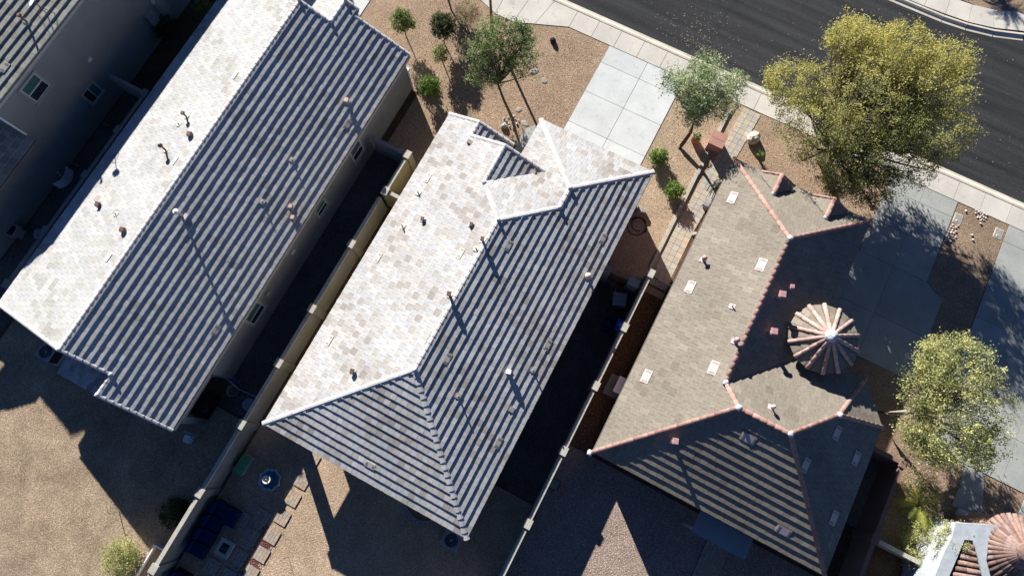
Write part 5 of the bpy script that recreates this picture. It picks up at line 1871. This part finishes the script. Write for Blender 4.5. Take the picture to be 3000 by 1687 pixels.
# gates
t = root('gate', 'black slatted iron gate across the lower end of the paver path', 'gate', (2.7, 10.68, 0))
part('frame', B().box(2.22, 10.66, .1, 3.36, 10.70, .16).box(2.22, 10.66, 1.6, 3.36, 10.70, 1.66), 'dark_metal', t)
for k in range(13):
    xx = 2.24 + k * .092
    part('bar', B().tube([(xx, 10.68, .16), (xx, 10.68, 1.6)], .013, 6), 'dark_metal', t)
t = root('gate', 'dark board gate between the two blue-grey wall stubs', 'gate', (.7, 9.92, 0))
for k in range(7):
    part('board', B().box(.17 + k * .146, 9.9, .08, .17 + k * .146 + .135, 9.94, 1.6), 'wood', t)
# hose and boxes near the path
b = B()
pts = []
for k in range(40):
    s_ = k / 39
    a = s_ * 11.5
    cx_, cy_ = at(1862 + 12 * s_, 668 - 10 * s_, 0)
    r_ = .62 - .22 * s_
    pts.append((cx_ + r_ * math.cos(a) * .95, cy_ + r_ * math.sin(a), .03 + .02 * math.sin(k)))
b.tube(pts, .022, 6)
solo('garden_hose', b, 'hose', 'black garden hose coiled on dark gravel by the middle house', 'hose', (*at(1862, 668, 0), 0))
x, y = at(1880, 614, .3)
t = root('hose_box', 'small grey box at the top of the coiled hose', 'box', (x, y, 0))
part('body', B().rbox(x, y, 0, .3, .42, .26, .35), 'stone_grey', t)
part('lid', B().rbox(x, y, .3, .34, .46, .30, .35), 'stone_flag', t)
x, y = at(2070, 596, .6)
t = root('mailbox', 'grey box on a low post amid black vines beside the paver path', 'box', (x, y, 0))
part('post', B().rbox(x, y, 0, .55, .12, .12, 0), 'stone_grey', t)
part('box', B().rbox(x, y, .5, .72, .34, .42, -.1), 'stone_grey', t)
b = B()
rnd = random.Random(14)
px0 = [(2070, 560), (2080, 545), (2092, 540), (2100, 548), (2112, 540), (2120, 528), (2105, 525), (2095, 530), (2085, 560), (2078, 575)]
b.tube([(*at(px, py, .45), .45 + .15 * math.sin(i * 1.7)) for i, (px, py) in enumerate(px0)], .025, 6)
b.tube([(*at(px + 6, py + 9, .3), .3 + .12 * math.cos(i * 1.3)) for i, (px, py) in enumerate(px0)], .02, 6)
solo('scrollwork', b, 'black', 'black curled ironwork beside the grey box on the path', 'ornament', (*at(2090, 545, 0), 0))
x, y = at(2036, 685, .1)
solo('rock', B().rock(x, y, .08, .16, .12, .1, 160, 2, rough=.15), 'stone_grey', 'bluish rock in the gravel strip beside the olive roof eave', 'rock', (x, y, 0))

# left house side yard
x, y = at(710, 920, .35)
t = root('satellite_dish', 'white dish on a bracket lying in the dark side yard right of the long house', 'satellite dish', (x, y, 0))
b = B()
for k in range(10):
    a = -1.0 + k * .22
    a2 = a + .22
    cx_, cy_ = x - .45, y + .15
    b.add([(cx_ + .8 * math.cos(a), cy_ + .8 * math.sin(a), .1), (cx_ + .8 * math.cos(a2), cy_ + .8 * math.sin(a2), .1), (cx_ + .72 * math.cos(a2), cy_ + .72 * math.sin(a2), .75), (cx_ + .72 * math.cos(a), cy_ + .72 * math.sin(a), .75)], [(0, 1, 2, 3)])
part('reflector', b, 'white', t)
part('arm', B().tube([(x + .25, y + .1, .4), (x - .4, y + .25, .5)], .02, 6).rbox(x - .42, y + .26, .42, .58, .1, .22, .3), 'white', t)
x, y = at(188, 528, .35)
t = root('satellite_dish', 'white dish with ball-ended arm in the dark yard under the two-storey house', 'satellite dish', (x, y, 0))
b = B()
for k in range(10):
    a = -.9 + k * .18
    a2 = a + .18
    cx_, cy_ = x - .62, y + .1
    b.add([(cx_ + .8 * math.cos(a), cy_ + .8 * math.sin(a), .1), (cx_ + .8 * math.cos(a2), cy_ + .8 * math.sin(a2), .1), (cx_ + .76 * math.cos(a2), cy_ + .76 * math.sin(a2), .75), (cx_ + .76 * math.cos(a), cy_ + .76 * math.sin(a), .75)], [(0, 1, 2, 3)])
part('reflector', b, 'white', t)
part('arm', B().tube([(x + .1, y + .05, .4), (x - .5, y + .2, .5)], .015, 6).rock(x - .5, y + .2, .5, .05, .05, .05, 1, 1), 'white', t)
x, y = at(848, 965, .08)
p4 = [at(px, py, .1) for px, py in ((860, 922), (898, 948), (850, 1010), (815, 985))]
solo('ply_panel', B().prism(p4, .06, .10), mat('ply', (.10, .085, .075)), 'dull brown board lying in the dark side yard against the wall', 'board', (x, y, 0))
x, y = at(682, 1145, .3)
solo('pot_ring', B().lathe(x, y, [(.22, 0), (.30, .35), (.31, .38), (.27, .38), (.24, .3), (.2, .05)], 24), mat('clay_dim', (.28, .27, .2)), 'round empty pot with pale rim behind the long house', 'pot', (x, y, 0))
x, y = at(728, 1184, .5)
t = root('round_lid', 'blue-grey round lidded tub touching the wall', 'tub', (x, y, 0))
part('tub', B().lathe(x, y, [(.26, 0), (.3, .45)], 24), 'blue_ac', t)
part('lid', B().lathe(x, y, [(.32, .45), (.33, .5), (.22, .54), (.2, .52), (.02, .53)], 24), 'blue_ac', t)
x, y = at(709, 1208, .1)
solo('bucket', B().lathe(x, y, [(.09, 0), (.12, .22), (.1, .22), (.08, .05)], 14), 'blue_ac', 'small pale bucket below the round lidded tub', 'bucket', (x, y, 0))
x, y = at(549, 1284, .7)
t = root('patio_chair', 'pale blue cloth-covered chair by the rear corner of the long house', 'chair', (x, y, 0))
part('seat', B().rbox(x, y, .42, .5, .5, .5, .2), 'blue_ac', t)
part('cover', B().rbox(x, y, .5, .78, .42, .46, .2, .75), 'ac_pale', t)
b = B()
for sx in (-.2, .2):
    for sy in (-.2, .2):
        b.rbox(x + sx, y + sy, 0, .42, .04, .04)
part('legs', b, 'metal', t)
part('backrest', B().rbox(x - .02, y + .3, .45, .95, .5, .06, .2), 'blue_ac', t)
b = B()
rnd = random.Random(17)
for (cx_, cy_, n_) in ((655, 1105, 22), (690, 1118, 18), (640, 1075, 8)):
    for k in range(n_):
        x, y = at(cx_ + rnd.gauss(0, 12), cy_ + rnd.gauss(0, 9), .05)
        b.rock(x, y, rnd.uniform(.03, .2), rnd.uniform(.03, .09), rnd.uniform(.02, .05), .03, k, 1)
solo('flower_patch', b, mat('petals', (.16, .14, .45)), 'scattered violet-blue flowers in the dark side yard by the wall', 'flowers', (*at(665, 1105, 0), 0), kind='stuff')
t = root('cable_rail', 'thin pale pipe running across the side yard to the wall', 'pipe', (*at(700, 1140, 0), 0))
part('pipe', B().tube([(*at(655, 1102, 1.0), 1.0), (*at(700, 1140, .9), .9), (*at(752, 1163, .9), .9)], .02, 6), 'metal', t)
x, y = at(600, 1190, 1.0)
t = root('barbecue', 'covered black barbecue under the rear right corner of the long roof', 'barbecue', (x - .1, y, 0))
part('cover', B().rbox(x - .2, y, .1, 1.05, .7, 1.3, 0, .8), 'black', t)
part('hood', B().rock(x - .2, y, 1.05, .3, .55, .2, 3, 2, rough=.03), 'black', t)
# left fence yard small bits
x, y = at(31, 673, .7)
t = root('patio_table', 'small square light-framed table at the left edge in the dark yard', 'table', (x, y, 0))
part('frame', B().rbox(x, y, .5, .72, .7, .7, .15).rbox(x + .02, y, .0, .5, .5, .5, .15), 'wood_grey', t)
part('tabletop', B().rbox(x, y, .72, .735, .5, .5, .15), 'black', t)
x, y = at(118, 690, .3)
t = root('covered_planter', 'blue-white draped planter beside the dark wall pillar at far left', 'planter', (x, y, 0))
part('pot', B().lathe(x, y, [(.25, 0), (.32, .4), (.2, .42)], 16), 'black', t)
part('cloth', B().rock(x, y, .45, .36, .3, .12, 9, 2, rough=.2), 'blue_ac', t)
b = B()
for (pa, pb) in (((298, 357), (320, 372)), ((228, 410), (248, 424)), ((215, 426), (238, 444)), ((187, 463), (228, 487)), ((345, 362), (358, 380)), ((375, 250), (392, 300))):
    b.tube([(*at(*pa, .4), .4), (*at(*pb, .3), .3)], .018, 5)
solo('fallen_twigs', b, 'bark_pale', 'pale sticks scattered across the dark yard under the two-storey house', 'sticks', (*at(250, 420, 0), 0), kind='stuff')

# ------------------------------------------------------------------ rear yards
# stepping pads of 16 bricks each
pads = [(-8.87, -7.66), (-8.86, -8.64), (-8.84, -9.64), (-8.84, -10.6), (-8.84, -11.62), (-8.84, -12.6), (-9.0, -5.65), (-8.88, -6.66)]
pads = [(-9.0, -5.60), (-8.9, -6.72), (-8.88, -7.66), (-8.86, -8.66), (-8.84, -9.64), (-8.84, -10.60), (-8.84, -11.58), (-8.84, -12.56)]
dim = [(-9.75, -9.10), (-9.75, -10.15), (-9.75, -11.2), (-9.75, -12.25), (-10.6, -9.65), (-10.7, -12.2), (-10.9, -10.6), (-9.75, -13.3), (-10.7, -13.2)]
rnd = random.Random(33)


def brick_pad(cx, cy, s=.66, kind='structure', nm='brick_pad'):
    r = root(nm, None, None, (cx, cy, 0), kind='structure')
    part('bedding', B().box(cx - s / 2, cy - s / 2, 0, cx + s / 2, cy + s / 2, .03), 'g_side', r)
    w_, l_ = s / 4, s / 2
    for c in range(4):
        x0 = cx - s / 2 + c * w_
        ys = [0, l_, s] if c % 2 == 0 else [0, l_ / 2, l_ * 1.5, s]
        for j in range(len(ys) - 1):
            part('brick', B().box(x0 + .006, cy - s / 2 + ys[j] + .006, .0, x0 + w_ - .006, cy - s / 2 + ys[j + 1] - .006, .055 + rnd.uniform(-.003, .004), rnd.random()), 'brick', r)


for p in pads:
    brick_pad(*p)
for p in dim:
    brick_pad(*p, s=.72)
# red gravel strip
vs = B()
for k in range(2600):
    y = rnd.uniform(-13.3, -9.3)
    x = -8.95 + rnd.gauss(0, .22) + (-.1 if y > -10 else 0)
    if any(abs(x - p[0]) < .34 and abs(y - p[1]) < .34 for p in pads + dim):
        continue
    s_ = rnd.uniform(.018, .034)
    t_ = rnd.random() * 6.28
    vs.add([(x - s_, y, .004), (x + s_ * .4, y - s_, .004), (x + s_, y + s_ * .5, .004), (x, y + s_, .004), (x, y, .004 + s_ * 1.3)], [(0, 1, 4), (1, 2, 4), (2, 3, 4), (3, 0, 4)], rnd.random())
solo('red_gravel', vs, 'red_gravel', 'dark red lava gravel around the brick stepping pads', 'gravel', (-8.95, -11, 0), kind='stuff')
# sectional sofa
t = root('garden_sofa', 'dark blue cushioned corner sofa against the long wall', 'sofa', (-11.6, -10.8, 0))
part('base', B().box(-12.15, -12.1, 0, -11.25, -9.35, .28).box(-11.25, -10.2, 0, -10.75, -9.35, .28), 'black', t)
for k in range(4):
    y0 = -12.08 + k * .69
    part('seat_cushion', B().rbox(-11.6, y0 + .33, .28, .44, .68, .65, 0, .95), 'cloth_blue', t)
    part('back_cushion', B().rbox(-12.05, y0 + .33, .40, .78, .2, .62, 0, .85), 'cloth_blue', t)
part('seat_cushion', B().rbox(-11.0, -9.85, .28, .44, .58, .65, 0, .95), 'cloth_blue', t)
for k in range(2):
    part('back_cushion', B().rbox(-11.65 + k * .66, -9.4, .40, .78, .62, .2, 0, .85), 'cloth_blue', t)
t = root('garden_chair', 'dark blue cushioned seat cut by the bottom edge beside the long wall', 'chair', (-11.7, -13.4, 0))
part('base', B().box(-12.1, -13.9, 0, -11.3, -12.95, .28), 'black', t)
part('seat_cushion', B().rbox(-11.65, -13.4, .28, .44, .66, .7, 0, .95), 'cloth_blue', t)
part('back_cushion', B().rbox(-12.05, -13.4, .4, .78, .18, .7, 0, .85), 'cloth_blue', t)
# fire pit table
t = root('fire_pit', 'square pale fire-pit table with dark basin of green glass', 'fire pit', (-10.5, -11.1, 0))
part('base', B().box(-10.78, -11.4, 0, -10.22, -10.75, .42), 'stone_grey', t)
b = B()
b.box(-10.86, -11.47, .42, -10.70, -10.68, .5).box(-10.30, -11.47, .42, -10.14, -10.68, .5).box(-10.70, -11.47, .42, -10.30, -11.31, .5).box(-10.70, -10.84, .42, -10.30, -10.68, .5)
part('tabletop', b, 'cap', t)
part('basin', B().box(-10.70, -11.31, .40, -10.30, -10.84, .43), 'black', t)
b = B()
for k in range(60):
    b.rock(rnd.uniform(-10.62, -10.32), rnd.uniform(-11.29, -11.0), .44, .022, .018, .014, k, 1)
part('glass_chips', b, mat('green_glass', (.02, .16, .10), rough=.2), t)
# green storage bench
t = root('storage_bench', 'green-topped bench box near the wall in the middle rear yard', 'bench', (-11.9, -7.4, 0))
part('body', B().rbox(-11.92, -7.38, 0, .40, .46, .98, -.06), 'wood_grey', t)
part('lid', B().rbox(-11.92, -7.38, .40, .45, .52, 1.04, -.06), 'green_box', t)
part('hinge_strip', B().rbox(-11.93, -6.89, .45, .47, .44, .06, -.06), 'green_box', t)
# fountain
x, y = at(791, 1404, .25)
t = root('fountain', 'scalloped blue-grey fountain with round cream upper bowl', 'fountain', (x, y, 0))
wob = lambda q_: 1 + .07 * math.cos(8 * q_)
part('lower_basin', B().lathe(x, y, [(.42, 0), (.50, .12), (.54, .28), (.54, .32), (.48, .32), (.42, .24), (.05, .18)], 64, wob=wob), 'fountain', t)
part('water', B().lathe(x, y, [(.05, .23), (.44, .255)], 64, wob=wob), 'water', t)
part('pedestal', B().lathe(x, y, [(.12, .18), (.07, .3), (.06, .5), (.1, .62)], 16), 'fountain', t)
part('upper_bowl', B().lathe(x - .02, y + .02, [(.06, .6), (.17, .66), (.21, .74), (.18, .74), (.12, .68), (.03, .67)], 28), 'fountain_top', t)
part('finial', B().lathe(x - .02, y + .02, [(.04, .67), (.06, .72), (.03, .8), (.01, .84)], 12), 'stone_flag', t)
# raised bed left of the wall
t = root('raised_bed', 'white-framed raised bed leaning along the wall at the bottom left', 'planter', (-13.3, -13.2, 0))
part('frame', B().box(-13.62, -12.62, 0, -12.6, -12.55, .42).box(-13.66, -14.4, 0, -13.6, -12.55, .42), 'white', t)
part('soil', B().box(-13.6, -14.4, 0, -12.6, -12.62, .2), 'g_rear1', t)
part('corner_post', B().box(-13.70, -12.64, 0, -13.6, -12.53, .5), 'white', t)
# brick-edged round bed under rear eave
cxb, cyb = -2.9, -4.5
t = root('brick_ring', 'curved grey brick edging showing under the rear eave of the middle house', 'edging', (cxb, cyb, 0))
for k in range(13):
    a = math.radians(195 + k * 12)
    part('brick', B().rbox(cxb + 1.12 * math.cos(a), cyb + 1.12 * math.sin(a), 0, .22, .2, .22, a, 1), 'stone_flag', t)
# chair thing by the narrow wall
x, y = at(1622, 1418, .3)
t = root('folding_chair', 'dark folded garden chair lying beside the narrow wall', 'chair', (x, y, 0))
b = B()
b.tube([(x - .25, y + .25, .3), (x + .25, y + .3, .35), (x + .3, y - .2, .3)], .02, 6).tube([(x - .25, y - .2, .1), (x + .2, y - .3, .15)], .02, 6)
part('frame', b, 'dark_metal', t)
part('seat', B().rbox(x, y + .02, .26, .29, .36, .4, .4), 'bin_grey', t)
# brick path behind the right house
r = root('brick_path', None, None, (11, -1, 0), kind='structure')
part('bedding', B().box(10.3, -6, 0, 11.5, .3, .02), 'g_side', r)
yy = -3.2
i = 0
while yy < .25:
    for k in range(6):
        x0 = 10.32 + k * .195
        o_ = (.0, .1)[k % 2]
        part('brick', B().box(x0, yy - o_, .0, x0 + .187, yy - o_ + .192, .045 + rnd.uniform(-.003, .003), rnd.random()), 'brick', r)
    yy += .2
    i += 1
x, y = at(2030, 1500, .5)
solo('wall_light', B().rbox(x, y, 2.5, 2.62, .2, .14, .5), 'blue_ac', 'small pale lamp at the rear eave of the olive roof left of the patio cover', 'light', (x, y, 2.5))
# pots near the bottom right house
x, y = at(2835, 1508, .5)
t = root('garden_pot', 'large dark grey urn lying beside the white parapet', 'pot', (x, y, 0))
part('urn', B().tube([(x - .4, y - .0, .3), (x - .1, y - .1, .36), (x + .25, y - .2, .34)], [.18, .32, .2], 16), 'blue_ac', t, smooth=True)
part('rim', B().tube([(x + .25, y - .2, .34), (x + .32, y - .22, .34)], [.24, .24], 16), 'black', t)


b = B()
rnd = random.Random(71)
for (px, py, n_, r_) in ((62, 1396, 260, .45), (130, 1530, 60, .5), (520, 1660, 40, .4), (1010, 1560, 50, .6), (1030, 1400, 40, .5), (200, 1420, 50, .7)):
    cx_, cy_ = at(px, py, 0)
    for k in range(n_):
        x, y = cx_ + rnd.gauss(0, r_ * .5), cy_ + rnd.gauss(0, r_ * .5)
        a, l_ = rnd.random() * 6.28, rnd.uniform(.03, .11)
        e_ = (x + math.cos(a) * l_, y + math.sin(a) * l_, rnd.uniform(.02, .07))
        b.add([(x - .006, y, .005), (x + .006, y, .005), e_], [(0, 1, 2)], rnd.random() * .6)
solo('dry_weeds', b, 'leaf_tan', 'dry weed tufts dotted over the rear gravel yards', 'weeds', (*at(62, 1396, 0), 0), kind='stuff')

# ------------------------------------------------------------------ litter: pebbles, leaves on the road
def pebbles(name, label, polyf, n, mt, smin, smax, loc, z=0):
    b = B()
    rnd_ = random.Random(hash(label) % 1000 if False else len(label))
    for k in range(n):
        x, y = polyf(rnd_)
        s_ = rnd_.uniform(smin, smax)
        a = rnd_.random() * 6.28
        ca, sa = math.cos(a) * s_, math.sin(a) * s_
        h_ = s_ * rnd_.uniform(.6, 1.1)
        b.add([(x + ca, y + sa, z), (x - sa * .8, y + ca * .8, z), (x - ca, y - sa, z), (x + sa * .8, y - ca * .8, z), (x + ca * .3, y + sa * .3, z + h_)], [(0, 1, 4), (1, 2, 4), (2, 3, 4), (3, 0, 4)], rnd_.random())
    solo(name, b, mt, label, 'gravel', loc, kind='stuff')


rc = lambda x0, x1, y0, y1: (lambda r_: (r_.uniform(x0, x1), r_.uniform(y0, y1)))
pebbles('gravel', 'brown gravel chips over the middle front yard', rc(-17, -5.95, 15.5, 22.6), 9000, 'peb_brown', .010, .026, (-11, 19, 0), .004)
pebbles('gravel', 'tan gravel chips between the driveway and the paver path', rc(-1.0, 1.9, 10.4, 22.9), 5200, 'peb_tan', .010, .028, (.5, 16, 0), .004)
pebbles('gravel', 'tan gravel over the left rear yard', rc(-26.5, -12.6, -15, -6), 9000, 'peb_tan', .010, .024, (-18, -10, 0), .004)
pebbles('gravel', 'straw-coloured gravel over the middle rear yard', rc(-9.5, 1.5, -13, -5.2), 9000, 'peb_tan', .010, .024, (-5, -9, 0), .004)
pebbles('gravel', 'rose gravel over the right rear yard', rc(2.3, 12, -6, 1), 9000, 'peb_pink', .012, .028, (7, -2, 0), .004)
pebbles('gravel', 'brown gravel chips on the verge between driveways', rc(15.6, 18.35, 12.6, 22.9), 3000, 'peb_brown', .010, .026, (17, 18, 0), .004)
pebbles('gravel', 'brown gravel chips around the big tree', rc(3.8, 11.6, 17.8, 22.9), 3500, 'peb_brown', .010, .028, (7, 20, 0), .004)
pebbles('gravel', 'dark brown gravel in the strip left of the olive roof', rc(2.15, 3.3, -1, 10.4), 2500, 'peb_brown', .010, .022, (2.7, 5, 0), .0)


def leaf_r(r_):
    if r_.random() < .6:
        return (r_.gauss(-1.6, 1.3), min(29, abs(r_.gauss(0, 1.6)) + 25))
    return (r_.uniform(-6, 20), r_.uniform(24.8, 33.5))


b = B()
rnd = random.Random(55)
for k in range(420):
    x, y = leaf_r(rnd)
    if y < 24.75 or y > 33.9:
        continue
    s_ = rnd.uniform(.015, .035)
    a = rnd.random() * 6.28
    ca, sa = math.cos(a) * s_, math.sin(a) * s_
    b.add([(x + ca, y + sa, -.094), (x - sa * .6, y + ca * .6, -.088), (x - ca, y - sa, -.093), (x + sa * .6, y - ca * .6, -.09)], [(0, 1, 2, 3)], rnd.random())
solo('fallen_leaves', b, 'peb_tan', 'dry yellow leaves scattered over the asphalt', 'leaves', (0, 27, -.09), kind='stuff')
